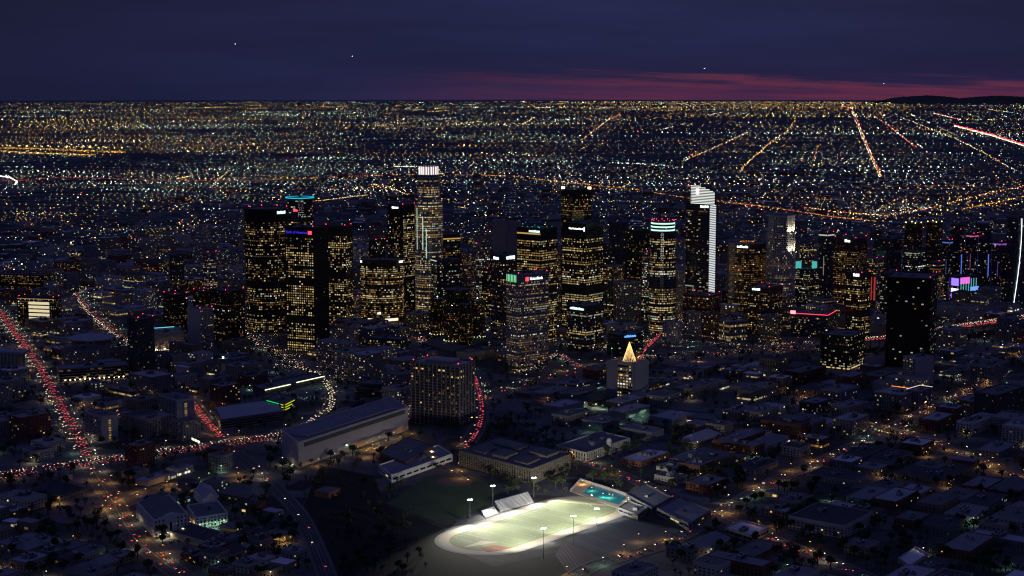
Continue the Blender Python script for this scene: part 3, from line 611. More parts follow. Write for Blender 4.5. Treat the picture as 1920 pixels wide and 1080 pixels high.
    r = building("cylinder_hotel", "cluster of dark bronze glass cylinders on one podium", "hotel", [(p_, 0, h_) for p_, h_ in cy_], dark_metal, glass_br, mark="the bronze glass cylinders", fl=3.3, bay=2.6, p=.2, style="pier", pal="amber", units=0, pier=.25, depth=.25, res=14)
    pod, _ = tri((790, 655), (850, 672), (938, 640), 655); mb = MB(); mb.prism(pod, 0, 12); part("podium", mb, conc_dark, r); reserve(pod, 4)
    for p_, h_ in (cy_[1], cy_[2], cy_[3]): dots(r, "base_lamps", [(*((p_[i] - p_.mean(0)) * 1.12 + p_.mean(0)), 13.5) for i in range(7, 16)], .7, emit("base_lamp", (.9, 1, .5), 2.6))
    lift = MB(); c = cy_[0][0].mean(0); lift.box(c[0] - 2, c[0] + 2, c[1] - 22, c[1] - 10, 0, cy_[0][1] + 6); part("lift_shaft", lift, conc_dark, r)
    for p_, h_ in cy_[1:4]:
        c = p_.mean(0); mb = MB(); mb.lathe([(0, h_ + 3), (.9, h_ + 4), (0, h_ + 5)], 6, c[0], c[1]); part("roof_lamp", mb, emit("roof_lamp", (.85, 1, .9), 14), r)
downtown()

# ------------------------------------------------------------------ roads, traffic, street lamps
def smooth_path(pts, step=6.0):
    p = np.array(pts, float); p = np.vstack([2 * p[0] - p[1], p, 2 * p[-1] - p[-2]]); out = []
    for i in range(1, len(p) - 2):
        n = max(2, int(np.linalg.norm(p[i + 1] - p[i]) / step)); t = np.linspace(0, 1, n, endpoint=False)[:, None]
        a, b, c, d = p[i - 1], p[i], p[i + 1], p[i + 2]
        out.append(.5 * ((2 * b) + (-a + c) * t + (2 * a - 5 * b + 4 * c - d) * t ** 2 + (-a + 3 * b - 3 * c + d) * t ** 3))
    return np.vstack(out + [p[-2:-1]])
def frame(path):
    d = np.gradient(path, axis=0); d /= np.linalg.norm(d, axis=1, keepdims=True); return d, np.stack([d[:, 1], -d[:, 0]], 1)   # right-hand normal
def ribbon(mb, path, o0, o1, z, mat=0, z1=None):
    d, n = frame(path); a, b = path + n * o0, path + n * o1; zz = np.full((len(path), 1), z)
    A, B = np.hstack([a, zz]), np.hstack([b, zz]); mb.quads(np.stack([A[:-1], B[:-1], B[1:], A[1:]], 1), mat)
    if z1 is not None:
        for e in (a, b):
            E0, E1 = np.hstack([e, np.full((len(path), 1), z1)]), np.hstack([e, zz]); mb.quads(np.stack([E0[:-1], E0[1:], E1[1:], E1[:-1]], 1), mat)
ROADS = []
marking = P("road_paint", (0.6, 0.6, 0.55), 0.7)
def road(name, desc, pts, width, lanes, lamp=None, lampstep=42, world=False, kerb=True, elev=0.0):
    path = smooth_path([G(*p) for p in pts] if not world else pts); z = elev + 0.02 + 0.004 * len(ROADS)
    mb = MB(); ribbon(mb, path, -width / 2, width / 2, z); o = struct(name, mb, asphalt)
    mk = MB(); d, n = frame(path)
    for off in sorted({round(l[0] + 1.75, 2) for l in lanes} | {round(l[0] - 1.75, 2) for l in lanes}):
        for i in range(0, len(path) - 1, 2 if abs(off) > .3 else 1): ribbon(mk, path[i:i + 2], off - .1, off + .1, z + .004)
    if mk.q: part("lane_markings", mk, marking, o, (0, 0, 0), stuff=True)
    if elev:
        vb = MB()
        for s in (-1, 1): ribbon(vb, path, s * width / 2, s * (width / 2 + .4), z + .9, 0, z - 1.6)
        ribbon(vb, path, -width / 2 - .4, width / 2 + .4, z - 1.5); part("parapet", vb, concrete, o, (0, 0, 0), stuff=True)
        for i in range(2, len(path), 6):
            for s in (-.3, .3):
                pb = MB(); q = path[i] + n[i] * width * s; pb.lathe([(1.2, 0), (1.2, z - 1.5)], 8, *q); part("pier", pb, concrete, o, (0, 0, 0))
    elif kerb:
        kb = MB()
        for s in (-1, 1): ribbon(kb, path, s * width / 2, s * (width / 2 + 3.5), z + .13, 0, 0.0)
        part("pavement", kb, conc_dark, o, (0, 0, 0))
    for i in range(0, len(path) - 1, 2):
        j = min(i + 3, len(path) - 1); w = width / 2 + 5
        reserve([path[i] + n[i] * w, path[i] - n[i] * w, path[j] - n[j] * w, path[j] + n[j] * w])
    ROADS.append(dict(desc=desc, path=path, width=width, lanes=lanes, lamp=lamp, step=lampstep, z=z)); return o
def roads():
    road("road", "the queue-filled boulevard", [(-60, 530), (0, 590), (32, 632), (72, 690), (108, 755), (140, 815), (163, 862)], 25, [(-8.5, -1, 30), (-5, -1, 19), (-1.6, -1, 17), (1.9, -1, 22), (5.4, 1, 36), (8.9, 1, 60)], "led", 24)
    road("road", "the orange-lit street", [(163, 862), (205, 930), (245, 1000), (290, 1040), (360, 1095)], 19, [(-5.5, -1, 40), (-2, -1, 45), (2, 1, 120), (5.5, -1, 60)], "sodium", 30)
    road("freeway", "the jammed freeway", [(-80, 908), (0, 893), (130, 872), (290, 850), (420, 832), (540, 815), (660, 797), (765, 782)], 44, [(o, 1 if o > 0 else -1, sp) for o, sp in ((-17.5, 17), (-14, 12), (-10.5, 11.5), (-7, 12), (-3.5, 15), (3.5, 13), (7, 11), (10.5, 12), (14, 13), (17.5, 20))], "led", 42)
    road("freeway", "the sunken freeway", [(765, 782), (880, 750), (1000, 716), (1100, 692), (1250, 668), (1420, 657), (1600, 650)], 38, [(o, 1 if o > 0 else -1, sp) for o, sp in ((-14, 70), (-10.5, 50), (-3.5, 70), (3.5, 60), (7, 45), (14, 80))], "sodium", 48)
    road("freeway", "the elevated freeway", [(1560, 662), (1640, 656), (1715, 646), (1800, 632), (1945, 610)], 38, [(o, 1 if o > 0 else -1, sp) for o, sp in ((-14, 8.5), (-10.5, 8), (-7, 8), (-3.5, 8), (3.5, 8), (7, 8), (10.5, 8), (14, 9))], "sodium", 34, elev=20.0)
    road("ramp", "the curving ramp", [(500, 682), (560, 690), (600, 706), (622, 738), (618, 766), (590, 783), (574, 800)], 15, [(-3.5, 1, 15), (0, 1, 11), (3.5, 1, 14)], "led", 45)
    road("road", "the chamfered tower's street", [(430, 585), (458, 612), (480, 640), (530, 668), (575, 690)], 18, [(-3, -1, 34), (3, 1, 34)], "led", 30)
    road("road", "the short red-lit street", [(350, 742), (372, 770), (392, 795), (415, 820)], 17, [(-3.5, -1, 16), (0, -1, 13), (3.5, -1, 15)], "sodium", 36)
    road("road", "the bow-fronted block's street", [(640, 582), (672, 598), (715, 612), (755, 628), (800, 640)], 20, [(-6, -1, 16), (-2, -1, 13), (2, 1, 30), (6, 1, 30)], "led", 32)
    road("road", "the civic block's street", [(140, 548), (168, 585), (205, 618), (240, 640), (300, 672)], 20, [(-5, -1, 34), (-1.5, -1, 30), (2, 1, 18), (5.5, 1, 24)], "led", 26)
    road("road", "the street behind the pool", [(1030, 842), (1100, 866), (1160, 888), (1225, 915), (1345, 966), (1430, 1003), (1530, 1042), (1660, 1095)], 16, [(-5, 1, 60), (-1.7, 1, 50), (1.7, -1, 22), (5, -1, 24)], "sodium", 40)
    road("road", "the street crossing the gymnasium corner", [(1060, 1092), (1120, 1058), (1240, 1022), (1345, 966), (1440, 908), (1545, 862), (1650, 812), (1760, 758), (1840, 722)], 17, [(-5, -1, 70), (-1.7, -1, 48), (1.7, 1, 70), (5, 1, 90)], "sodium", 40)
    road("road", "the dark hillside street", [(440, 845), (480, 880), (520, 918), (560, 962), (585, 1010), (604, 1056), (620, 1100)], 13, [(-1.8, -1, 110), (1.8, 1, 60)], None)
    road("road", "the school's back lane", [(224, 948), (290, 918), (360, 908), (430, 900), (480, 884)], 20, [(-4, -1, 70)], "sodium", 22)
    road("road", "the shop-lined street", [(1490, 742), (1560, 772), (1640, 800), (1730, 824), (1830, 862), (1930, 905)], 15, [(-3, -1, 34), (3, 1, 36)], "sodium", 32)
    road("road", "the green-ringed tower's street", [(1240, 622), (1222, 642), (1203, 662), (1190, 690)], 16, [(-3, -1, 9), (0.5, -1, 9), (4, 1, 40)], "led", 60)
    road("road", "the finned slab's street", [(870, 842), (895, 800), (900, 760), (890, 715), (880, 690)], 17, [(-4, -1, 60), (.5, 1, 13), (4, 1, 12)], "sodium", 60)
    road("road", "the quiet terrace street", [(880, 900), (800, 858), (720, 838), (640, 850)], 12, [(-2, -1, 60), (2, 1, 60)], "sodium", 34)
    road("road", "the lilac tower's street", [(960, 700), (1000, 690), (1045, 664), (1060, 672), (1090, 690)], 13, [(-3, -1, 14), (3, -1, 14)], "led", 50)
    road("road", "the avenue between office towers", [(1130, 690), (1210, 640), (1300, 640), (1420, 648), (1520, 640)], 16, [(-3, -1, 26), (3, 1, 28)], "led", 44)
roads()

# ------------------------------------------------------------------ sports ground
def sports():
    c = np.array([25.0, 1631.]); u = ua(40); a = 128.0; v = np.array([-u[1], u[0]]); b = 48.5
    def oval(a_, b_, n=24):
        t = np.linspace(-math.pi / 2, math.pi / 2, n); R = b_; s = a_ - b_
        pts = [c + u * (s + R * math.cos(k)) + v * (R * math.sin(k)) for k in t] + [c + u * (-s - R * math.cos(k)) + v * (-R * math.sin(k)) for k in t]; return np.array(pts)
    tan = P("track_tan", (0.46, 0.40, 0.30), 0.9, noise=0.1, scale=0.05); turf = P("turf", (0.225, 0.265, 0.145), 0.95, noise=0.16, scale=0.03); redt = P("infield_red", (0.26, 0.11, 0.07), 0.95, noise=0.2, scale=0.1)
    out, inn = oval(a, b), oval(a - 11, b - 11)
    mb = MB(); ap = oval(a + 4, b + 4); mb.quads([[v3(ap[i], .10), v3(ap[(i + 1) % len(ap)], .10), v3(out[(i + 1) % len(ap)], .10), v3(out[i], .10)] for i in range(len(ap))]); struct("track_apron", mb, P("apron", (.34, .33, .3), .9, noise=.15, scale=.06))
    mb = MB(); mb.quads([[v3(out[i], .12), v3(out[(i + 1) % len(out)], .12), v3(inn[(i + 1) % len(out)], .12), v3(inn[i], .12)] for i in range(len(out))]); tr = struct("running_track", mb, tan)
    mk = MB()
    for k in range(1, 9):
        o1, o2 = oval(a - k * 1.22, b - k * 1.22), oval(a - k * 1.22 - .09, b - k * 1.22 - .09); mk.quads([[v3(o1[i], .124), v3(o1[(i + 1) % len(o1)], .124), v3(o2[(i + 1) % len(o1)], .124), v3(o2[i], .124)] for i in range(len(o1))])
    part("lane_markings", mk, marking, tr, (0, 0, 0), stuff=True)
    mb = MB(); mb.ngon([v3(p, .128) for p in inn]); f = struct("playing_field", mb, turf)
    w = lambda x, y, z=.136: v3(c + u * x + v * y, z)
    mk = MB()
    def line(x0, y0, x1, y1, t=.22):
        d = np.array([x1 - x0, y1 - y0]); l = np.linalg.norm(d); d /= l; n = np.array([-d[1], d[0]]) * t / 2
        mk.quads([[w(x0 - n[0], y0 - n[1]), w(x1 - n[0], y1 - n[1]), w(x1 + n[0], y1 + n[1]), w(x0 + n[0], y0 + n[1])]])
    X, Y = a - 34, b - 16
    for k in range(-5, 6): line(X * k / 5, -Y, X * k / 5, Y)
    for s in (-1, 1): line(-X, s * Y, X, s * Y)
    part("pitch_lines", mk, marking, f, (0, 0, 0), stuff=True)
    mb = MB(); mb.ngon([w(x, y, .134) for x, y in ((-a + 18, -b + 21), (-a + 30, -b + 13), (-a + 46, -b + 12), (-a + 41, -b + 32), (-a + 24, -b + 36))]); part("red_patch", mb, redt, f, (0, 0, 0))
    mb = MB(); mb.quads([[w(-a + 17, 2, .133), w(-a + 21, -2, .133), w(-a + 52, -14, .133), w(-a + 44, 2, .133)]]); part("sand_pit", mb, tan, f, (0, 0, 0))
    mb = MB(); mb.quads([[w(a - 42, b - 16, .133), w(a - 36, b - 14, .133), w(a - 16, -b + 30, .133), w(a - 20, -b + 28, .133)]]); part("runway", mb, tan, f, (0, 0, 0))
    for s in (-1, 1):   # goal frames
        r = root("goal_frame", w(s * (X - 3), 0)[:2], .13, f"white goal frame at the {'pool' if s > 0 else 'ballfield'} end of the floodlit field", "goal", "goals on the field"); mb = MB()
        for q in (-3.6, 3.6): mb.tube(w(s * (X - 3), q, .13), w(s * (X - 3), q, 2.6), .12)
        mb.tube(w(s * (X - 3), -3.6, 2.6), w(s * (X - 3), 3.6, 2.6), .12); part("posts", mb, white_paint, r)
    reserve(oval(a + 10, b + 10)); LANDMARKS.append(("the floodlit running track", *PX(c)))
    # perimeter fence, posts and rails
    # floodlight masts
    for k, (bx, by, ty, ds) in enumerate(((881, 972, 936, "mast nearest the dark ballfield"), (924, 947, 910, "mast behind the bleachers"), (1001, 932, 895, "mast beside the small lit tree"), (1119, 997, 953, "mast beside the track's pool-side bend"), (1075, 1018, 967, "mast in the middle of the near straight"), (1019, 1047, 990, "mast standing closest, at the near straight"))):
        p = G(bx, by); h = HZ(p, ty); r = root("floodlight_mast", p, 0, f"tall floodlight {ds}", "floodlight", "floodlight masts round the track")
        mb = MB(); mb.tube(v3(p, 0), v3(p, h), .32, 0, 8, .16); part("mast", mb, metal, r)
        tu, tv = ((-.56, .12), (-.18, .05), (.42, .08), (.80, .0), (.34, -.02), (-.34, .0))[k]; tgt = c + u * a * tu + v * b * tv; d = tgt - p; d /= np.linalg.norm(d); s = np.array([-d[1], d[0]])
        mb = MB(); mb.boxes([v3(p - s * 2.6, h - 1.2) - np.array([*d, 0]) * .1], [np.array([*s, 0]) * 5.2], [np.array([*d, 0]) * .2], [(0, 0, .25)], bottom=True); part("crossarm", mb, dark_metal, r)
        for q in range(4):
            mb = MB(); o = v3(p + s * (-2.4 + q * 1.3), h - .9); mb.boxes([o], [np.array([*s, 0]) * 1.0], [np.array([*d, 0]) * .5], [(0, 0, .8)], bottom=True); part("lamp_head", mb, flood_m, r)
        for q, (fu, fv) in enumerate(((tu - .2, tv + .18), (tu + .2, tv - .16))):
            tg = c + u * a * fu + v * b * fv
            L = bpy.data.lights.new("floodlight", "SPOT"); L.energy = FLOOD; L.color = (1, .97, .84); L.spot_size = math.radians(64); L.spot_blend = 1.0; L.shadow_soft_size = .8
            lo = bpy.data.objects.new("floodlight_beam", L); COL.objects.link(lo); lo.parent = r; pp = p + d * 1.2 + s * (q - .5) * 2; lo.location = Vector((*(pp - np.array(ORG[r.name][:2])), h - .4))
            lo.rotation_euler = (Vector((*tg, 0)) - Vector((*pp, h - .4))).to_track_quat("-Z", "Y").to_euler()
    # bleachers
    for (L_, C_, R_), rows, lb in (((G(927, 946), G(938, 960), G(1001, 942)), 10, "wide white bleachers beside the far straight"), ((G(902, 962), G(910, 971), G(934, 962)), 6, "short low bleachers next to the wide white bleachers")):
        r = root("bleachers", C_, 0, lb, "bleachers"); dv = L_ - C_
        for k in range(rows):
            mb = MB(); o = C_ + dv * k / rows; mb.boxes([v3(o, 0)], [v3(R_ - C_, 0)], [v3(dv / rows * .94, 0)], [(0, 0, .45 + .42 * k)]); part("tier", mb, white_paint, r)
        mb = MB(); e = C_ + dv
        for t in np.linspace(0, 1, 14): mb.tube(v3(e + (R_ - C_) * t, 0), v3(e + (R_ - C_) * t, rows * .42 + 1.4), .05, 0, 4)
        part("guard_rail", mb, metal, r, stuff=True); reserve([C_, R_, R_ + dv, L_], 3)
    # dark ballfield
    q = [G(726, 944), G(835, 985), G(938, 938), G(930, 905), G(860, 884), G(800, 893)]; mb = MB(); mb.ngon([v3(p, .05) for p in q]); g = struct("ballfield", mb, P("ball_grass", (.075, .105, .05), .95, noise=.25, scale=.04)); reserve(q, 6)
    k = G(853, 903); mb = MB(); mb.ngon([v3(k + 21 * np.array([math.cos(t), math.sin(t)]), .056) for t in np.linspace(0, 6.1, 22)]); part("infield_dirt", mb, P("infield_dirt", (.17, .12, .095), .95, noise=.2, scale=.1), g, (0, 0, 0))
    # tennis and basketball courts
    for i, (pts, col) in enumerate((([(1060, 1012), (1160, 968), (1262, 998), (1180, 1062)], (.09, .1, .12)), ([(1040, 1040), (1058, 1015), (1178, 1064), (1130, 1090), (1080, 1095)], (.1, .07, .085)))):
        q = [G(*p) for p in pts]; mb = MB(); mb.ngon([v3(p, .045 + .005 * i) for p in q]); g = struct("sports_court", mb, P(f"court_{i}", col, .9, noise=.15, scale=.04)); reserve(q, 3)
        mk = MB(); o, e1, e2 = q[0], q[1] - q[0], q[-1] - q[0]
        for s in np.linspace(.1, .9, 5):
            A, B = o + e1 * s + e2 * .08, o + e1 * s + e2 * .8; n = np.array([-(B - A)[1], (B - A)[0]]); n = n / np.linalg.norm(n) * .06; mk.quads([[v3(A - n, .056), v3(B - n, .056), v3(B + n, .056), v3(A + n, .056)]])
        part("court_lines", mk, marking, g, (0, 0, 0), stuff=True)
    # swimming pool
    q = np.array([G(1070, 922), G(1088, 902), G(1190, 935), G(1166, 956)]); r = root("swimming_pool", q.mean(0), 0, "turquoise swimming pool with pale deck behind the running track", "pool")
    mb = MB(); mb.prism(ccw(q), 0, .35); part("deck", mb, P("pool_deck", (.42, .36, .29), .85, noise=.12, scale=.1), r)
    wt = np.array([G(1092, 925), G(1108, 910), G(1177, 932), G(1160, 947)]); mb = MB(); mb.ngon([v3(p, .36) for p in wt]); part("water", mb, P("pool_water", (.03, .36, .44), .12, spec=.5), r)
    mb = MB()
    for s in range(1, 6):
        A = wt[0] + (wt[1] - wt[0]) * s / 6; B = wt[3] + (wt[2] - wt[3]) * s / 6; n = np.array([0, .12]); mb.quads([[v3(A - n, .365), v3(B - n, .365), v3(B + n, .365), v3(A + n, .365)]])
    part("lane_ropes", mb, P("pool_rope", (.3, .45, .5), .6), r, stuff=True)
    mb = MB()
    for A, B in ((q[0], q[1]), (q[1], q[2])):
        d = B - A; n = np.array([-d[1], d[0]]) / np.linalg.norm(d) * .3; mb.boxes([v3(A, .0)], [v3(d, 0)], [v3(n, 0)], [(0, 0, 3.4)])
    part("wall", mb, conc_pale, r, stuff=True); reserve(q, 6); LANDMARKS.append(("the swimming pool", *PX(q.mean(0))))
    for k, (x, y) in enumerate(((1090, 909), (1112, 922), (1128, 933), (1142, 934), (1176, 940), (1150, 918))):
        LAMPSPOTS.append((G(x, y), "led" if k else "sodium", 5.0, f"short pool-deck lamp, {['first', 'second', 'third', 'fourth', 'fifth', 'sixth'][k]} along the turquoise pool from its ballfield end"))
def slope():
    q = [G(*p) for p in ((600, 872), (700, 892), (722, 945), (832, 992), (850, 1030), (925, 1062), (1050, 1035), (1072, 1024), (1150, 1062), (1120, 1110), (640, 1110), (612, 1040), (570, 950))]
    mb = MB(); mb.ngon([v3(p, .012) for p in q]); struct("hillside", mb, P("shade_painted_scrub", (.02, .021, .018), .95, noise=.4, scale=.05))  # flat sheet; unlit darkness beside the floodlit track is put into its colour
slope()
FLOOD = 5.0e5
LAMPSPOTS = []
sports()

# ------------------------------------------------------------------ nearer landmark buildings
def near_buildings():
    # gridded slab with vertical fins
    poly, h = quad(771, 862, 889, 687, 803, 27)
    r = building("gridded_slab", "big dark office slab ribbed by pale vertical fins, blue-lit roof deck", "building", [(poly, 0, h)], conc_dark, glass_br, roofm=ROOFS[3], mark="the finned office slab", fl=3.9, bay=3.2, p=.17, style="band", depth=.25, pal="amber", dark=(0, 1, 2, 3, 4, -1), units=4, beacons=4, res=10)
    for e, nfin in ((3, 11), (0, 5), (1, 11), (2, 5)):
        A, B, t, n, l = edge(poly, e)
        for k in range(nfin + 1):
            mb = MB(); mb.boxes([v3(A + t * (l * k / nfin - .5), 0)], [np.array([*t, 0]) * .8], [np.array([*n, 0]) * 1.4], [(0, 0, h + .3)]); part("fin", mb, lilac, r)
    c = poly.mean(0); mb = MB()
    mb.prism(shrink(poly, .55), h + .2, h + 5); part("penthouse", mb, metal, r)
    # long white slab
    poly, h = tri((531, 853), (560, 877), (764, 806), 831)
    r = building("long_hall", "long pale windowless hall beside the jammed freeway, flat blue-grey roof", "building", [(poly, 0, h)], P("rosy_concrete", (.56, .51, .50), .85, noise=.12, scale=.05), roofm=ROOFS[2], mark="the long pale hall", faces=(), p=0, units=4, depth=1.2, res=8)
    A, B, t, n, l = edge(poly, 0); mb = MB(); mb.boxes([v3(A + n * 1.2 + t * l * .04, h * .8)], [np.array([*t, 0]) * l * .92], [np.array([*n, 0]) * 1.2], [(0, 0, h * .16)], bottom=True); part("cornice", mb, conc_dark, r)
    mb = MB(); mb.boxes([v3(A + t * l * .12 - n * 8, h + .3)], [np.array([*t, 0]) * l * .8], [-np.array([*n, 0]) * 24], [(0, 0, 2.6)]); part("roof_storey", mb, ROOFS[2], r)
    for k in range(7): LAMPSPOTS.append((A + t * l * (.08 + .14 * k) + n * 15, "led" if k % 3 else "sodium", 9, None))
    for x, y in ((548, 884), (532, 872), (700, 846), (725, 838), (748, 832), (770, 826), (690, 858), (740, 852)): LAMPSPOTS.append((G(x, y), "sodium" if x > 600 else "led", 9, None))
    # block with the tree of lights
    poly, h = quad(1140, 1189, 1216, 684, 748, 34)
    r = building("club_block", "square block with blank end shafts carrying a tree of lights on its roof", "building", [(poly, 0, h)], conc_pale, mark="the block under the light tree", faces=(3,), p=.5, fl=4.4, bay=5, style="band", pal="gold", units=1)
    A, B, t, n, l = edge(poly, 3); t3, n3 = np.array([*t, 0]), np.array([*n, 0])
    for s0, s1 in ((-.02, .38), (.94, 1.02)):
        mb = MB(); mb.boxes([v3(A, 0) + t3 * l * s0], [t3 * l * (s1 - s0)], [n3 * 2.2], [(0, 0, h + 3)]); part("end_shaft", mb, lilac, r)
    ax = G(1180, 700); ax = poly.mean(0) + np.array([0., 2.]); zt = HZ(ax, 641); x0 = (1180 - CX) / F_PX * (ax[1] * CP - (h - CAM_H) * SP); ax[0] = x0
    rt = root("light_tree", ax, h, "tall cone of golden string lights shaped like a tree on a roof", "light tree"); rad = 9.5
    mb = MB(); mb.tube(v3(ax, h), v3(ax, zt), .3, 0, 6, .1)
    pts = []
    for s in range(20):
        an = s / 20 * 2 * math.pi; p0 = np.array([ax[0] + rad * math.cos(an), ax[1] + rad * math.sin(an), h + .6]); p1 = np.array([ax[0], ax[1], zt]); mb.tube(p0, p1, .05, 0, 3)
        for k in np.linspace(0, .985, 46): pts.append(p0 + (p1 - p0) * k + RNG.normal(0, .08, 3))
    part("frame", mb, dark_metal, rt); dots(rt, "string_lights", pts, .30, emit("string_light", (1, .62, .22), 2.6, False))
    p = poly[0] + (poly[3] - poly[0]) * .86; rf = root("flagpole", p, h, "white flagpole with green lamp on the roof corner beside the light tree", "flagpole"); mb = MB(); mb.tube(v3(p, h), v3(p, h + 20), .22, 0, 6, .1); part("pole", mb, white_paint, rf)
    mb = MB(); mb.lathe([(0, h + 20), (.7, h + 20.7), (0, h + 21.5)], 6, *p); part("lamp", mb, emit("lamp_green", (.1, 1, .3), 5), rf)
    # left civic group
    poly, h = quad(33, 104, 113, 560, 613, 14)
    r = building("courthouse", "square civic block with a bright lit middle panel in its dark gridded front", "building", [(poly, 0, h)], granite, roofm=ROOFS[0], mark="the bright-panelled civic block", p=.55, fl=4, bay=4.5, wf=.5, pal="mixed", beacons=4, depth=1.2, pier=1.6)
    for k in range(6): panel(r, "lit_floor", poly, 3, .3, .86, h * (.1 + k * .135), h * (.1 + k * .135) + h * .09, emit("court_white", (1, .86, .55), .75), 1.25, .3)
    ring_light(r, "roof_edge_lamps", poly, h - 2, emit("edge_warm", (1, .7, .4), .5), .3, .7, 1.4, (3,))
    T("civic_slab", "long banded civic slab behind the block with the bright panel", -40, 92, 102, 517, 556, brown, 14, None, cat="building", fl=4, bay=3.4, p=.6, style="band", pal="amber")
    r, poly, h = T("apartment_tower", "dark blank-looking tower beside the warm-lit theatre wall", 239, 262, 288, 599, 708, slate, 46, "the dark tower by the theatre", fl=3.4, bay=3.6, p=.05, pal="amber", beacons=3)
    poly, h = quad(266, 285, 345, 628, 669, 62)
    r = building("theatre", "theatre with plain warm-lit upper wall over a row of small lamps, cyan roof strip", "theatre", [(poly, 0, h)], P("theatre_wall", (.5, .4, .3), .85, noise=.06, scale=.1), roofm=ROOFS[2], mark="the warm-lit theatre", faces=(), p=0, depth=.6)
    A, B, t, n, l = edge(poly, 0); t3, n3 = np.array([*t, 0]), np.array([*n, 0])
    mb = MB(); mb.boxes([v3(A, h * .3) + n3 * .6], [t3 * l], [n3 * 4], [(0, 0, 1)], bottom=True); part("canopy", mb, conc_dark, r)
    for k in range(16): 
        mb = MB(); p = A + t * l * (k + .5) / 16 + n * 4.9; mb.box(p[0] - .4, p[0] + .4, p[1] - .4, p[1] + .4, h * .3 - .6, h * .3 + .4); part("lamp", mb, emit("theatre_lamp", (1, .8, .5), 3.0), r)
    for k in range(4):
        mb = MB(); p = A + t * l * (k + .5) / 4 + n * 3.5; mb.box(p[0] - 1, p[0] + 1, p[1] - .4, p[1] + .4, h * .3 + 1.1, h * .3 + 1.5); part("floodlight", mb, emit("theatre_flood", (1, .72, .4), 26, True), r)
    ring_light(r, "roof_strip", poly, h + 1.6, emit("roof_cyan", (.2, .8, .9), 1.2), .5, .8, -1, (2,))
    r, poly, h = T("apartment_tower", "pale tower with blank side and gridded side behind the theatre", 351, 377, 399, 581, 657, conc_pale, 40, "the pale tower by the theatre", fl=3.3, bay=3.2, faces=(0, 1, 2), p=.12, pal="cool", wf=.55, beacons=2)
    for a_ in ((306, 330, 351, 554, 628, "dark apartment tower with red beacons behind the theatre roof"), (394, 425, 458, 547, 642, "broad dark apartment tower with warm specks beside the chamfered tower"), (362, 383, 402, 548, 612, "dark apartment tower peeping over the pale gridded tower")):
        T("apartment_tower", a_[5], *a_[:5], granite, 45, None, fl=3.2, bay=3.6, wf=.5, p=.2, pal="amber", beacons=4, group="dark apartment towers")
    # the arts hall with a wide folded roof
    poly, h = disc(163, 72, 640, 670, 8, 10); r = building("arts_hall", "many-sided arts hall under a wide floating blue-grey roof", "building", [(poly, 0, h)], WALLS[1], mark="the arts hall with floating roof", faces=(), p=0, units=0)
    mb = MB(); big = shrink(poly, 1.3); c = poly.mean(0); m_ = shrink(poly, .5); mb.prism(big, h + .5, h + 2.2, top=False)
    mb.quads([[v3(big[i], h + 2.2), v3(big[(i + 1) % 8], h + 2.2), v3(m_[(i + 1) % 8], h + 7), v3(m_[i], h + 7)] for i in range(8)]); mb.ngon([v3(p, h + 7) for p in m_]); part("floating_roof", mb, ROOFS[3], r)
    poly, h = quad(-60, 34, 46, 662, 698, 16); r = building("columned_hall", "columned hall with heavy flat roof by the boulevard, cut by the frame edge", "building", [(poly, 0, h)], WALLS[1], mark="the columned hall", faces=(), p=0, units=1)
    A, B, t, n, l = edge(poly, 3)
    for k in range(14): mb = MB(); p = A + t * l * (k + .5) / 14 + n * 4; mb.lathe([(.9, 0), (.8, h - 1.5)], 8, *p); part("column", mb, stucco, r)
    mb = MB(); mb.prism(shrink(poly, 1.22), h - 1.4, h + 2); part("roof_slab", mb, ROOFS[3], r)
    poly, h = quad(106, 112, 241, 693, 718, 68); r = building("parking_slab", "long low banded building with a lamp-lit ground floor below the arts hall", "building", [(poly, 0, h)], WALLS[4], roofm=ROOFS[2], mark="the long banded building", style="band", fl=4, bay=6, p=.2, pal="amber")
    A, B, t, n, l = edge(poly, 0)
    for k in range(13): mb = MB(); p = A + t * l * (.08 + k * .07) + n * 1.6; mb.box(p[0] - .5, p[0] + .5, p[1] - .4, p[1] + .4, 3.2, 4.0); part("lamp", mb, emit("arcade_lamp", (1, .7, .35), 22, True), r)
    for a_, lb in (((158, 192, 220, 783, 832), "tower block with a pale end wall and a lit stair strip beside the boulevard"), ((298, 333, 364, 752, 799), "tower block with pale end wall and lit stair strip above the short red-lit street")):
        r, poly, h = T("tower_block", lb, *a_, conc_pale, 50, None, cat="building", faces=(2, 3), fl=3.2, bay=4, p=.06, pal="amber", wf=.4, group="tower blocks with lit stair strips")
        A, B, t, n, l = edge(poly, 0)
        for k in range(int(h / 3.2) - 1): panel(r, "stair_window", poly, 0, .42, .56, 2.5 + k * 3.2, 4.3 + k * 3.2, LIT[1] if k % 3 else LIT[0], .6, .2)
    # pylon
    p = G(420, 742); zt = HZ(p, 672); r = root("pylon", p, 0, "slender concrete pylon with flared head and a teal lamp", "tower"); mb = MB(); mb.box(p[0] - 2.6, p[0] + 2.6, p[1] - 2.6, p[1] + 2.6, 0, zt - 7); part("shaft", mb, concrete, r)
    mb = MB(); q0, q1 = np.array([[-2.6, -2.6], [2.6, -2.6], [2.6, 2.6], [-2.6, 2.6]]) + p, np.array([[-7, -7], [7, -7], [7, 7], [-7, 7]]) + p
    mb.quads([[v3(q0[i], zt - 7), v3(q0[(i + 1) % 4], zt - 7), v3(q1[(i + 1) % 4], zt), v3(q1[i], zt)] for i in range(4)]); mb.ngon([v3(k, zt) for k in q1]); part("flared_head", mb, conc_dark, r)
    mb = MB(); mb.box(p[0] - .8, p[0] + .8, p[1] - .8, p[1] + .8, zt + .1, zt + 2.5); part("lamp", mb, emit("pylon_teal", (.3, 1, .8), 18, True), r); reserve(q1, 2); LANDMARKS.append(("the concrete pylon", *PX(p)))
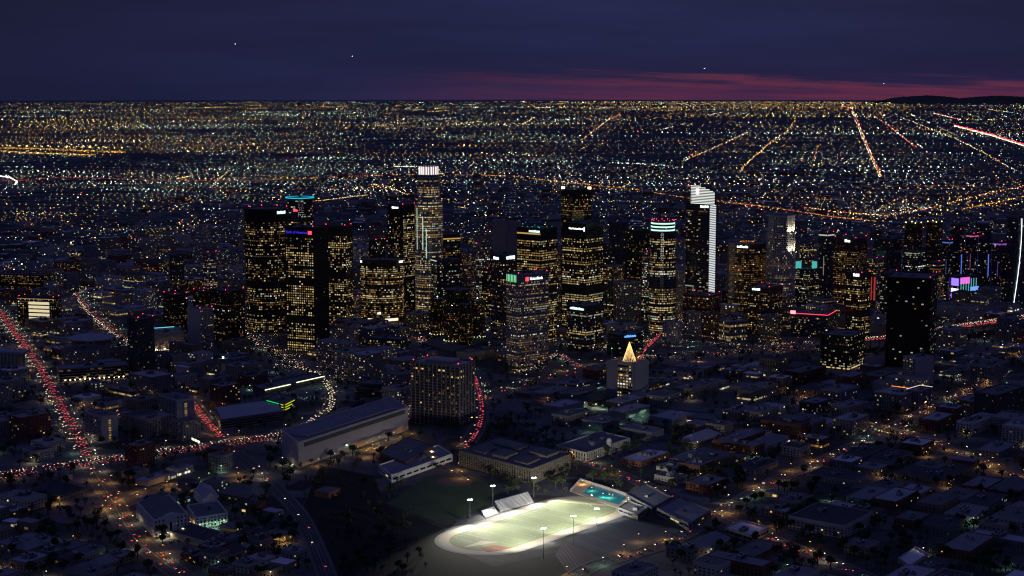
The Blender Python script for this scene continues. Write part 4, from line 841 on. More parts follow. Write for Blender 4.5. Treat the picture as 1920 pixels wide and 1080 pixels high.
    # glowing terrace edges and the neon car park
    poly, h = tri((474, 735), (496, 742), (607, 717), 731); r = building("terrace_block", "dark terrace edged by a long pale-yellow light line", "building", [(poly, 0, h)], conc_dark, mark="the terrace with the light line", faces=(), p=0, units=1)
    panel(r, "light_line", poly, 0, 0, .42, h - .6, h + .4, led_strip, 1.2, .5); panel(r, "light_line", poly, 0, .52, 1, h + .4, h + 1.4, led_strip, 1.2, .5)
    poly, h = tri((404, 781), (415, 806), (531, 789), 788); r = building("car_park", "open car park deck washed in teal light beside the curving ramp", "building", [(poly, 0, h)], WALLS[4], roofm=ROOFS[3], mark="the teal car park", style="band", fl=3.4, bay=6, p=.1, pal="cool", units=0)
    poly, h = tri((498, 770), (533, 780), (556, 768), 758); r = building("neon_garage", "dark garage with green and yellow neon floor edges", "building", [(poly, 0, h)], conc_dark, mark="the neon garage", style="band", fl=3.4, bay=6, p=.05)
    for k in range(3): panel(r, "neon_edge", poly, 3, .1 + .15 * k, .75, h - 1.5 - 3.6 * k, h - .7 - 3.6 * k, neon_gr, .8, .4); panel(r, "neon_edge", poly, 0, .05, .8 - .2 * k, h - 1.5 - 3.6 * k, h - .7 - 3.6 * k, neon_y, .8, .4); panel(r, "neon_edge", poly, 3, .85, .99, h - 1.5 - 3.6 * k, h - .7 - 3.6 * k, neon_y, .8, .4)
    poly, h = disc(702, 84, 724, 748, 24, 0, .8); building("round_hall", "low round hall with ringed roof beside the ramp", "building", [(poly, 0, h * .7), (shrink(poly, .8), h * .7, h)], conc_dark, roofm=ROOFS[1], mark="the low round hall", style="band", fl=4, bay=5, p=.06)
    # studio roofs between the light tree and the pool street
    for k, (a_, lb) in enumerate((((1017, 1050, 1094, 765, 779), "blue-grey flat-roofed studio hall furthest along towards the finned slab"), ((1092, 1130, 1161, 794, 808), "flat-roofed studio hall with lamps behind it, second in the studio row"), ((1145, 1173, 1218, 773, 787), "flat-roofed studio hall just below the block under the light tree"), ((1163, 1221, 1244, 812, 830), "flat-roofed studio hall closest to the domed block"), ((1217, 1262, 1301, 788, 802), "flat-roofed studio hall beside the bright shop windows"))):
        poly, h = quad(*a_, 40); building("studio_hall", lb, "building", [(poly, 0, h)], WALLS[4] if k % 2 else concrete, roofm=ROOFS[2 if k % 2 else 3], mark="the studio halls" if k == 2 else None, faces=(), p=0, units=1, group="studio halls")
    for x, y in ((1098, 757), (1118, 760), (1132, 763), (1178, 780), (1190, 781), (1203, 784), (1160, 791)): LAMPSPOTS.append((G(x, y + 5), "merc", 6, None))
    poly, h = tri((1228, 776), (1240, 790), (1352, 800), 780); r = building("shop_block", "low block with long bright bands of shop windows", "building", [(poly, 0, h)], conc_dark, roofm=ROOFS[1], mark="the bright shop windows", faces=(), p=0, units=2)
    sm = emit("shop_light", (1, .78, .4), 1.3, True)
    for s0, s1, z0, z1 in ((.02, .34, .05, .5), (.4, .62, .05, .45), (.04, .3, .7, .8), (.36, .78, .62, .7)): panel(r, "shop_window", poly, 0, s0, s1, h * z0, h * z1, sm, .6, .2)
    # domed block
    poly, h = tri((1044, 852), (1099, 866), (1180, 838), 850); r = building("domed_block", "pale arcaded block with a small domed corner turret", "building", [(poly, 0, h)], stucco, roofm=ROOFS[1], mark="the block with the domed turret", fl=5, bay=5, wf=.5, hf=.7, p=.06, depth=.8, pier=2.2, units=5)
    p = edge(poly, 0)[0] + (poly[1] - poly[0]) * .5; p = p + edge(poly, 0)[3] * 1; mb = MB(); mb.lathe([(3.4, 0), (3.4, h + 5), (3.9, h + 5.2), (3.9, h + 6), (3.3, h + 6)], 12, *p); part("turret", mb, stucco, r)
    mb = MB(); mb.lathe([(3.3, h + 6), (3.0, h + 8), (2.1, h + 9.4), (1, h + 10.1), (0.01, h + 10.4)], 12, *p); part("dome", mb, white_paint, r)
    # courtyard apartments
    poly, h = tri((862, 872), (996, 908), (1068, 878), 881); u_, w_ = poly[1] - poly[0], poly[3] - poly[0]
    r = building("courtyard_apartments", "long five-storey apartment block with courtyards and balcony-lined pale walls", "building", [(poly, 0, h)], P("apartment_taupe", (.16, .14, .115), .9, noise=.15, scale=.07), roofm=ROOFS[1], mark="the courtyard apartments", fl=3.1, bay=4.2, wf=.5, p=.05, depth=1.1, pier=1.6, pal="amber", units=0)
    for a0, a1, b0, b1, nm in ((.12, .45, .12, .3, 0), (.12, .45, .42, .6, 1), (.12, .45, .72, .88, 0), (.6, .9, .1, .35, 1), (.6, .9, .5, .85, 0)):
        mb = MB(); q = [poly[0] + u_ * i + w_ * j for i, j in ((a0, b0), (a1, b0), (a1, b1), (a0, b1))]; mb.prism(ccw(q), h + .2, h + 2.6 + nm, 1, topmat=0); part("roof_block", mb, [ROOFS[1], MATS["apartment_taupe"]], r)
    # white school, wing and chapel
    def gable(r, poly, z, rise, mat, ax=0):
        a, b, c, d = poly if ax == 0 else np.roll(poly, -1, 0); m0, m1 = (a + d) / 2, (b + c) / 2; mb = MB()
        mb.quads([[v3(a, z), v3(b, z), v3(m1, z + rise), v3(m0, z + rise)], [v3(c, z), v3(d, z), v3(m0, z + rise), v3(m1, z + rise)]]); part("pitched_roof", mb, mat, r)
        mb = MB(); mb.ngon([v3(a, z), v3(m0, z + rise), v3(d, z)]); mb.ngon([v3(b, z), v3(c, z), v3(m1, z + rise)]); part("gable_wall", mb, white_paint, r)
    poly, h = tri((258, 972), (289, 1008), (351, 994), 977); r = building("white_school", "white three-storey school with hipped dark roof and stepped middle gable", "building", [(poly, 0, h)], white_paint, roofm=ROOFS[1], mark="the white school", fl=4.2, bay=4.4, wf=.42, hf=.5, p=.03, depth=.5, pier=2.4, units=0)
    gable(r, shrink(poly, .98), h + .3, 5, ROOFS[1], 1)
    A, B, t, n, l = edge(poly, 0); mb = MB(); mb.boxes([v3(A + t * l * .32, 0)], [np.array([*t, 0]) * l * .3], [np.array([*n, 0]) * 2.5], [(0, 0, h + 4.5)]); part("middle_gable", mb, white_paint, r)
    mb = MB(); mb.boxes([v3(A + t * l * .44 + n * 2.5, 4)], [np.array([*t, 0]) * l * .06], [np.array([*n, 0]) * .12], [(0, 0, h * .55)]); part("tall_window", mb, glass, r)
    poly, h = tri((352, 968), (368, 992), (426, 983), 972); r = building("school_wing", "white school wing with a grid of small square windows", "building", [(poly, 0, h)], white_paint, roofm=ROOFS[1], fl=3.9, bay=4, wf=.5, p=.12, pal="warm", depth=.5, pier=1.8, units=1)
    for k, (x, y) in enumerate(((372, 994), (389, 992), (403, 990), (423, 986))): LAMPSPOTS.append((G(x, y + 2), "merc", 7, None))
    poly, h = tri((364, 932), (380, 953), (410, 946), 939); r = building("chapel", "small white gabled chapel behind the white school wing", "chapel", [(poly, 0, h)], white_paint, roofm=ROOFS[2], faces=(), p=0, depth=.4, units=0); gable(r, poly, h + .2, 7, ROOFS[3], 1)
    LAMPSPOTS.append((G(388, 955), "led", 5, None)); LAMPSPOTS.append((G(402, 953), "led", 5, None)); LAMPSPOTS.append((G(318, 1009), "led", 6, None)); LAMPSPOTS.append((G(300, 1012), "led", 6, None)); LAMPSPOTS.append((G(340, 1001), "led", 6, None))
    poly, h = tri((320, 1008), (385, 1028), (418, 1010), 1018); r = building("school_shed", "dark-roofed single-storey shed in front of the white school", "building", [(poly, 0, h)], stucco, roofm=ROOFS[0], faces=(), p=0, units=1)
    poly, h = tri((711, 886), (735, 905), (847, 865), 892); r = building("field_house", "low white building with a blue-grey roof along the dark ballfield", "building", [(poly, 0, h)], white_paint, roofm=ROOFS[2], mark="the low white ballfield building", fl=5, bay=14, wf=.6, hf=.3, p=.3, depth=.5, pier=3, units=2, pal="gold")
    poly, h = tri((712, 866), (760, 884), (812, 852), 868); building("field_annex", "dark annex roof adjoining the low white ballfield building", "building", [(poly, 0, h)], brown, roofm=ROOFS[1], faces=(), p=0, units=2)
    for a_, lb in ((((1175, 938), (1222, 964), (1259, 944), 954), "large flat gymnasium roof right beside the swimming pool"), (((1232, 966), (1291, 995), (1332, 970), 984), "large flat gymnasium roof at the street crossing"), (((1160, 962), (1196, 975), (1214, 962), 966), "small changing-room block between pool and gymnasium")):
        poly, h = tri(*a_); r = building("gymnasium", lb, "building", [(poly, 0, h)], WALLS[4], roofm=ROOFS[2], mark="the gymnasium roofs" if "crossing" in lb else None, fl=h - 1, bay=9, wf=.6, hf=.3, p=.25, depth=.5, units=1)
    poly, h = tri((1360, 1001), (1410, 1016), (1441, 1001), 1006); building("blue_roof_hall", "boxy hall with a pale blue roof at the street crossing", "building", [(poly, 0, h)], concrete, roofm=ROOFS[4], mark="the pale blue roof", fl=4, bay=6, p=0, units=1)
    poly, h = tri((1685, 1058), (1706, 1072), (1738, 1050), 1062); building("bright_roof_house", "small house block with the brightest pale roof near the dark slope", "building", [(poly, 0, h)], stucco, roofm=ROOFS[4], mark="the brightest pale roof", fl=3, bay=4, p=.1, units=0)
    # big dark-roofed condominiums on the right, built with lit stair bays
    for k, (a_, lb) in enumerate((((1470, 1500, 1548, 700, 722), "brown arcaded block by the teal parking lot"), ((1540, 1575, 1612, 735, 762), "grey-blue apartment block with a lamp-strewn roof terrace"), ((1640, 1690, 1722, 742, 772), "apartment block with an orange-lit roof edge"), ((1700, 1722, 1748, 735, 768), "apartment block with a lit white roof edge near the pale slab"), ((1560, 1588, 1625, 765, 790), "apartment block standing right on the shop-lined street"), ((1500, 1530, 1560, 757, 778), "small glass-fronted block with cool lit bands"), ((1820, 1850, 1890, 690, 722), "broad pale apartment block at the frame edge"), ((1828, 1868, 1920, 742, 790), "dim stepped apartment block at the frame edge"), ((1795, 1822, 1868, 795, 815), "white-walled hall lit by two yellow lamps"))):
        poly, h = quad(*a_, 42); r = building("apartment_block", lb, "building", [(poly, 0, h)], (redstone, lilac, concrete, lilac, concrete, slate, concrete, conc_dark, white_paint)[k], roofm=ROOFS[(1, 2, 3, 2, 2, 2, 1, 1, 2)[k]], mark=("the brown arcaded block", None, "the orange-edged apartment block", None, None, None, None, "the stepped apartment block", None)[k], fl=3.2, bay=4, wf=.45, p=(.08, .14, .10, .2, .12, .3, .08, .1, .02)[k], pal=("amber", "mixed", "mixed", "warm", "cool", "cool", "amber", "amber", "gold")[k], depth=.9, pier=1.4, units=3)
        if k in (2, 3): ring_light(r, "roof_edge_light", poly, h + 1.5, (orange_m, emit("edge_white", (1, .9, .7), 1.2))[k - 2], .3, .5, .2, (1,) if k == 2 else (2, 1))
        if k == 8:
            for s_ in (.45, .75): panel(r, "wall_lamp", poly, 3, s_, s_ + .1, 2, 4.5, emit("wall_yellow", (1, .7, .12), 8, True), .9, .3)
near_buildings()

# ------------------------------------------------------------------ helpers for telling alike things apart
ORD = ["closest", "second closest", "third closest", "fourth closest", "fifth closest", "sixth closest", "seventh closest", "eighth closest", "ninth closest", "tenth closest", "eleventh closest", "twelfth closest"]
_ones = ["", "first", "second", "third", "fourth", "fifth", "sixth", "seventh", "eighth", "ninth", "tenth", "eleventh", "twelfth", "thirteenth", "fourteenth", "fifteenth", "sixteenth", "seventeenth", "eighteenth", "nineteenth"]
_tens = ["", "", "twent", "thirt", "fort", "fift", "sixt", "sevent", "eight", "ninet"]
def ordinal(n):
    if n < 20: return _ones[n]
    if n >= 100: return f"{n}th"
    return _tens[n // 10] + ("ieth" if n % 10 == 0 else "y-" + _ones[n % 10])
def relate(items):
    """items: list of (phrase, ground xy) -> a label for each that no other has, told by the nearest landmark"""
    groups = {}
    for i, (ph, p) in enumerate(items):
        x, y = PX(p); best = min(LANDMARKS, key=lambda m: (m[1] - x) ** 2 + (2.0 * (m[2] - y)) ** 2); dx, dy = x - best[1], y - best[2]
        side = ("right of" if dx > 0 else "left of") if abs(dx) > 2.0 * abs(dy) else ("before" if dy > 0 else "behind")
        groups.setdefault((ph, best[0], side), []).append((math.hypot(dx, 2 * dy), i))
    out = [None] * len(items)
    for (ph, m, side), lst in groups.items():
        lst.sort()
        for k, (_, i) in enumerate(lst): out[i] = f"{ph}, {ordinal(k + 1) + ' ' if k else ''}closest {side} {m}"
    return out

# ------------------------------------------------------------------ low city fabric
def infill():
    walls = [(slate, "slate"), (concrete, "grey"), (brown, "brown"), (lilac, "lilac"), (granite, "black"), (conc_pale, "pale")]; lst = []
    for k, a in enumerate(((590, 601, 613, 522, 622), (662, 674, 690, 503, 592), (692, 706, 722, 452, 578), (866, 876, 890, 474, 590), (903, 914, 926, 506, 604), (1030, 1044, 1057, 476, 604), (1129, 1140, 1152, 458, 580), (1204, 1212, 1222, 474, 602), (1350, 1361, 1374, 492, 602), (1500, 1512, 1526, 452, 574), (1536, 1550, 1566, 520, 596), (1626, 1641, 1657, 486, 594), (1652, 1668, 1688, 512, 608), (1744, 1758, 1772, 492, 572), (1792, 1806, 1824, 470, 552), (1846, 1862, 1882, 505, 560), (430, 442, 456, 505, 592), (380, 392, 406, 475, 560), (318, 330, 344, 480, 560), (1000, 1010, 1024, 590, 640), (1222, 1236, 1250, 560, 615), (1466, 1478, 1492, 560, 618), (880, 900, 925, 598, 640), (640, 655, 672, 560, 605))):
        poly, h = quad(*a, 42)
        if is_free(shrink(poly, .6)): lst.append((k, poly, h))
    labs = relate([(f"{walls[k % 6][1]} mid-rise office block", p.mean(0)) for k, p, h in lst])
    for (k, p, h), lb in zip(lst, labs): building("office_block", lb, "building", [(p, 0, h)], walls[k % 6][0], (glass, glass_br, glass_blue)[k % 3], fl=3.8, bay=3.4, p=(.3, .5, .2, .38)[k % 4], pal=("mixed", "warm", "cool", "amber", "gold")[k % 5], style=("grid", "band", "pier")[k % 3], beacons=k % 3, group="mid-rise office blocks", res=4)
infill()
FILL = []     # (footprint, height, wall, roof, kind, phrase, seed)
def fabric():
    rs = random.Random(11)
    def district(reg, ang, bw, bd, street, lotw, hfun, kinds, keep=.9):
        reg = np.array([G(*p) for p in reg]); u, v = ua(ang), ua(ang - 90); o = reg.mean(0)
        L = np.linalg.norm(reg - o, axis=1).max() + 200; inside = poly_mask(reg)
        def ok(p):
            ins = False; n = len(reg)
            for i in range(n):
                (x0, y0), (x1, y1) = reg[i], reg[(i + 1) % n]
                if (y0 > p[1]) != (y1 > p[1]) and p[0] < (x1 - x0) * (p[1] - y0) / (y1 - y0) + x0: ins = not ins
            return ins
        for i in range(int(-L / bw), int(L / bw) + 1):
            for j in range(int(-L / bd), int(L / bd) + 1):
                bo = o + u * i * bw + v * j * bd
                if not ok(bo + u * bw / 2 + v * bd / 2): continue
                if rs.random() < .72: LAMPSPOTS.append((bo - u * street * .3 - v * street * .3, rs.choice(["sodium", "led", "led", "merc", "sodium"]), rs.uniform(6, 9), None))
                s = 0.0; W_ = bw - street; D_ = bd - street
                while s < W_ - 10:
                    w = min(W_ - s, rs.uniform(*lotw))
                    rows = 2 if D_ > 40 and rs.random() < .8 else 1
                    for k in range(rows):
                        if rs.random() > keep: continue
                        d0, d1 = D_ * k / rows, D_ * (k + 1) / rows
                        a0, a1, b0, b1 = s + rs.uniform(.5, 3), s + w - rs.uniform(.5, 3), d0 + rs.uniform(.5, 4), d1 - rs.uniform(.5, 4)
                        if a1 - a0 < 7 or b1 - b0 < 7: continue
                        q = ccw([bo + u * x + v * y for x, y in ((a0, b0), (a1, b0), (a1, b1), (a0, b1))]); c = q.mean(0)
                        if not is_free(q, 1.0): continue
                        h = hfun(c, rs); kind = rs.choices(list(kinds), list(kinds.values()))[0]
                        if kind == "house": h = min(h, rs.uniform(5, 8))
                        FILL.append((q, h, rs.randrange(len(WALLS)), rs.choices(range(5), (.2, .3, .3, .15, .05))[0], kind, rs.random()))
                        reserve(q)
                    s += w
    px = lambda c: PX(c)
    def hr(c, rs):
        x, y = px(c)
        if x > 1640 and y < 705: return rs.choice([4, 5, 6])
        if 1430 < x < 1930 and y < 830: return rs.choice([8, 12, 16, 20, 22])
        return rs.choice([5, 6, 7, 9, 11, 13]) if y > 850 else rs.choice([7, 9, 12, 15])
    district([(1000, 690), (1240, 690), (1980, 640), (2000, 1120), (1040, 1120), (1110, 900)], 37, 132, 82, 17, (24, 74), hr, {"low_building": .6, "apartment_house": .28, "house": .12}, .76)
    def hl(c, rs): x, y = px(c); return rs.choice([6, 7, 9, 12]) if y > 880 else rs.choice([8, 12, 18, 24, 30])
    district([(-60, 885), (520, 850), (700, 1100), (-80, 1120)], 30, 100, 62, 14, (18, 42), hl, {"low_building": .5, "house": .35, "apartment_house": .15}, .82)
    district([(-60, 600), (420, 600), (560, 700), (540, 800), (-40, 880)], 40, 120, 80, 18, (30, 60), hl, {"civic_building": .6, "low_building": .4}, .62)
    def hd(c, rs): return rs.choice([10, 14, 18, 24, 32, 44])
    district([(430, 590), (1900, 560), (1940, 640), (1250, 668), (1000, 716), (620, 780), (560, 690)], 39, 125, 95, 20, (30, 60), hd, {"downtown_building": 1}, .8)
    def hm(c, rs): return rs.choice([8, 12, 16, 20, 28, 38, 52])
    district([(-80, 480), (400, 450), (1960, 470), (1960, 566), (430, 590), (-60, 600)], 39, 130, 100, 20, (28, 60), hm, {"downtown_building": 1}, .78)
fabric()
WINS = {}
def fill_mesh(q, h, rf, kind, seed, org):
    """walls with parapet, roof sheet and window panes of one small building"""
    rs = random.Random(int(seed * 1e9)); fr, lt, gl, rm = MB(), MB(), MB(), MB()
    fl = 3.3; nf = max(1, int(h / fl)); pitched = kind == "house"
    fr.prism(q, 0, h, 0, top=False)
    if not pitched: parapet(fr, q, h, .05, .8)
    plit = {"low_building": .04, "apartment_house": .08, "house": .08, "civic_building": .07, "downtown_building": .2}[kind]
    lo = 0 if rs.random() < .25 else .3
    for i in range(4):
        A, B, t, n, l = edge(q, i); nb = max(1, int(l / 4.2)); t3, n3 = np.array([*t, 0]), np.array([*n, 0])
        kf, kb = [a.ravel() for a in np.meshgrid(np.arange(nf), np.arange(nb), indexing="ij")]
        xs = (kb + .28) * l / nb; O = np.stack([A[0] + t[0] * xs, A[1] + t[1] * xs, kf * fl + 1.1], 1); U = np.broadcast_to(t3 * l / nb * .44, O.shape); hh = np.array([0, 0, 1.5])
        # reveal: frame proud of the wall, pane set inside it
        on = RNG.random(len(kf)) < plit * (.2 + 1.6 * RNG.random()) + (.35 * (kf == 0) if kind == "downtown_building" else 0)
        if (~on).any(): o = O[~on] + n3 * .03; uu = U[~on]; gl.quads(np.stack([o, o + uu, o + uu + hh, o + hh], 1))
        if on.any(): o = O[on] + n3 * .04; uu = U[on]; lt.quads(np.stack([o, o + uu, o + uu + hh, o + hh], 1), RNG.choice(8, on.sum(), p=np.array(PAL["mixed"])))
        sl = O - t3 * .15 + n3 * .0 - np.array([0, 0, .18]); fr.boxes(sl, U + t3 * .3, n3 * .22, (0, 0, .16))
    if pitched:
        e = shrink(q, 1.06); a, b, c, d = e if np.linalg.norm(e[1] - e[0]) > np.linalg.norm(e[2] - e[1]) else np.roll(e, -1, 0)
        m0, m1 = (a + d) / 2, (b + c) / 2; k = (m1 - m0) * .22; rise = np.linalg.norm(d - a) * .28; z = h - .1; m0, m1 = m0 + k, m1 - k
        rm.quads([[v3(a, z), v3(b, z), v3(m1, z + rise), v3(m0, z + rise)], [v3(c, z), v3(d, z), v3(m0, z + rise), v3(m1, z + rise)]]); rm.ngon([v3(d, z), v3(a, z), v3(m0, z + rise)]); rm.ngon([v3(b, z), v3(c, z), v3(m1, z + rise)])
    else: rm.ngon([v3(p, h + .05) for p in q])
    return fr, lt, gl, rm
def build_fill():
    tint = ["cream", "beige", "grey", "brick", "charcoal", "tan"]; rtint = ["black", "dark", "grey", "pale", "white"]
    def size(f): c = f[0].mean(0); return np.linalg.norm(f[0][2] - f[0][0]) * (f[1] + 12) / c[1] ** 2
    vis = []
    for f in FILL:
        x, y = PX(f[0].mean(0), f[1])
        if -25 < x < 1945 and 150 < y < 1110: vis.append(f)
    vis.sort(key=size, reverse=True)
    one, rest = vis[:290], vis[290:]
    kn = {"low_building": "low building", "apartment_house": "apartment house", "house": "house", "civic_building": "flat-roofed block", "downtown_building": "downtown block"}
    labs = relate([(f"{rtint[f[3]]}-roofed {tint[f[2]]} {kn[f[4]]}", f[0].mean(0)) for f in one])
    gr = {"low_building": "low flat-roofed buildings", "apartment_house": "small apartment houses", "house": "hipped-roof houses", "civic_building": "civic quarter blocks", "downtown_building": "ordinary downtown blocks"}
    for f, lb in zip(one, labs):
        q, h, wl, rf, kind, seed = f; c = q.mean(0); r = root(kind, c, 0, lb, "house" if kind == "house" else "building", gr[kind])
        fr, lt, gl, rm = fill_mesh(q, h, rf, kind, seed, c)
        part("wall", fr, WALLS[wl], r, stuff=True); part("roof", rm, ROOFS[rf], r)
        if gl.q: part("windows", gl, glass, r, stuff=True)
        if lt.q: part("lit_windows", lt, LIT, r, stuff=True)
        if kind != "house": roof_units(r, shrink(q, .8), h + .05, 1 + int(seed * 4), random.Random(int(seed * 1e6)))
    # everything smaller: one mass
    fr, lt = MB(), MB()
    for f in rest:
        q, h, wl, rf, kind, seed = f; fr.prism(q, 0, h, wl, True, 6 + rf)
        nf, rs = max(1, int(h / 4)), random.Random(int(seed * 1e9)); pl = .22 if rs.random() < .5 else .05
        facade(None, lt, q, 0, h, fl=3.8, bay=4, wf=.6, p=pl, pal=rs.choice(["mixed", "warm", "cool", "amber"]))
        if rs.random() < .6: facade(None, lt, shrink(q, 1.004), 0, 4, fl=4, bay=5, wf=.8, hf=.7, p=.9, pal=rs.choice(["gold", "mixed", "cool"]))
        if seed > .4: k = shrink(q, .3); fr.prism(k, h, h + 3, 4, True, 7)
    # open country of roofs behind downtown
    rs = random.Random(5)
    def far_roofs():
        s_, e_ = ua(11.8), ua(-78.2); n = 0
        for s in np.arange(2700, 9000, 62):
            for e in np.arange(-2600, 2600, 46 + s * .004):
                if rs.random() < .42 - (s > 6000) * .15: continue
                p = s_ * s + e_ * e + np.array([rs.uniform(-9, 9), rs.uniform(-9, 9)])
                if p[1] < 2950 or abs(p[0]) > p[1] * .345: continue
                x, y = PX(p)
                if OX < p[0] < OX + 2500 and p[1] < OY + 3800 and not is_free(np.array([p + (-14, -14), p + (14, -14), p + (14, 14), p + (-14, 14)])): continue
                w, d, h = rs.uniform(9, 22), rs.uniform(9, 26), rs.choice([5, 6, 7, 9, 12, 18])
                z = gz(np.linalg.norm(p)); q = ccw([p + s_ * a * d + e_ * b * w for a, b in ((-1, -1), (1, -1), (1, 1), (-1, 1))]); q = np.array(q)
                fr.prism(q, z - 1, z + h, rs.randrange(6), True, 6 + rs.choices(range(5), (.25, .35, .25, .1, .05))[0])
    far_roofs()
    o = link("distant_buildings", fr.mesh("distant_buildings", WALLS + ROOFS)); o["kind"] = "stuff"; o["label"] = "mass of small buildings stretching away behind and between the towers"
    o = link("distant_lit_windows", lt.mesh("distant_lit_windows", LIT)); o["kind"] = "stuff"; o["label"] = "lit windows of the small buildings behind the towers"
build_fill()

# ------------------------------------------------------------------ street lamps
def street_lamps():
    lens = {"sodium": emit("lens_sodium", (1, .55, .16), 6, False), "led": emit("lens_led", (1, .92, .66), 8, False), "merc": emit("lens_merc", (.6, 1, .7), 7, False)}
    low = {"sodium": sodium, "led": ledw, "merc": merc}
    def lamp_mb(hh, mb=None, at=(0, 0), rot=0.0, mi=(0, 1, 2)):
        mb = mb or MB(); c, s = math.cos(rot), math.sin(rot); X, Y = np.array([c, s, 0]), np.array([-s, c, 0]); o = v3(at, 0); Z = np.array([0, 0, 1.])
        mb.tube(o, o + Z * hh, .11, mi[0], 5, .07); mb.tube(o + Z * (hh - .1), o + X * 1.6 + Z * (hh + .25), .06, mi[0], 4)
        b = o + X * 1.2 + Z * (hh + .0); mb.boxes([b - Y * .38 + Z * .22], [X * 1.0], [Y * .76], [Z * .12], mi[0], True)
        P0 = b - Y * .35; q = [P0, P0 + X * .95, P0 + X * .95 + Y * .7, P0 + Y * .7]
        for i in range(4): mb.quads([[q[i], q[(i + 1) % 4], q[(i + 1) % 4] + Z * .22, q[i] + Z * .22]], mi[1])
        mb.quads([q[::-1]], mi[2]); return mb
    spots = []
    for R in ROADS:
        if not R["lamp"]: continue
        p = R["path"]; d, n = frame(p); L = np.concatenate([[0], np.cumsum(np.linalg.norm(np.diff(p, axis=0), axis=1))])
        for k, s in enumerate(np.arange(R["step"] / 2, L[-1], R["step"])):
            i = int(np.searchsorted(L, s)); i = min(i, len(p) - 1); sd = 1 if k % 2 else -1
            q = p[i] + n[i] * sd * (R["width"] / 2 + 1.2); a = math.atan2(-n[i][1] * sd, -n[i][0] * sd)
            kd = R["lamp"] if RNG.random() < .72 else RNG.choice(["led", "merc", "sodium"])
            if RNG.random() < .2: continue
            q = q + n[i] * RNG.normal(0, 1.0) + d[i] * RNG.normal(0, 5); spots.append((q, kd, 9.0 + R["z"], a, R["desc"]))
    for q, kd, hh, lb in LAMPSPOTS: spots.append((np.asarray(q), kd, hh, RNG.random() * 6.28, lb))
    spots = [s for s in spots if -10 < PX(s[0])[0] < 1930 and PX(s[0])[1] < 1100]
    spots.sort(key=lambda s: s[0][1]); one, rest = spots[:290], spots[290:]
    cache = {}; desc = {"sodium": "orange street lamp", "led": "white street lamp", "merc": "greenish street lamp"}; cnt = {}
    free = [i for i, s in enumerate(one) if s[4] is None]; rel = dict(zip(free, relate([(desc[one[i][1]], one[i][0]) for i in free])))
    for i, (q, kd, hh, a, lb) in enumerate(one):
        key = (kd, round(hh)); 
        if key not in cache: cache[key] = lamp_mb(round(hh)).mesh("street_lamp", [dark_metal, lens[kd], low[kd]])
        o = link("street_lamp", cache[key], None, (q[0], q[1], 0)); o.rotation_euler.z = a
        if lb is None: lab = rel[i]
        elif lb.startswith("short pool-deck"): lab = lb
        else: cnt[lb] = cnt.get(lb, 0) + 1; lab = f"street lamp, {ordinal(cnt[lb])} up {lb}"
        tag(o, lab, "street lamp", "street lamps")
    mb = MB(); mi = {"sodium": (0, 1, 2), "led": (0, 3, 4), "merc": (0, 5, 6)}
    for q, kd, hh, a, lb in rest: lamp_mb(round(hh), mb, q, a, mi[kd])
    if mb.q:
        o = link("distant_street_lamps", mb.mesh("distant_street_lamps", [dark_metal, lens["sodium"], sodium, lens["led"], ledw, lens["merc"], merc])); o["kind"] = "stuff"; o["label"] = "street lamps too far off to pick apart"
street_lamps()

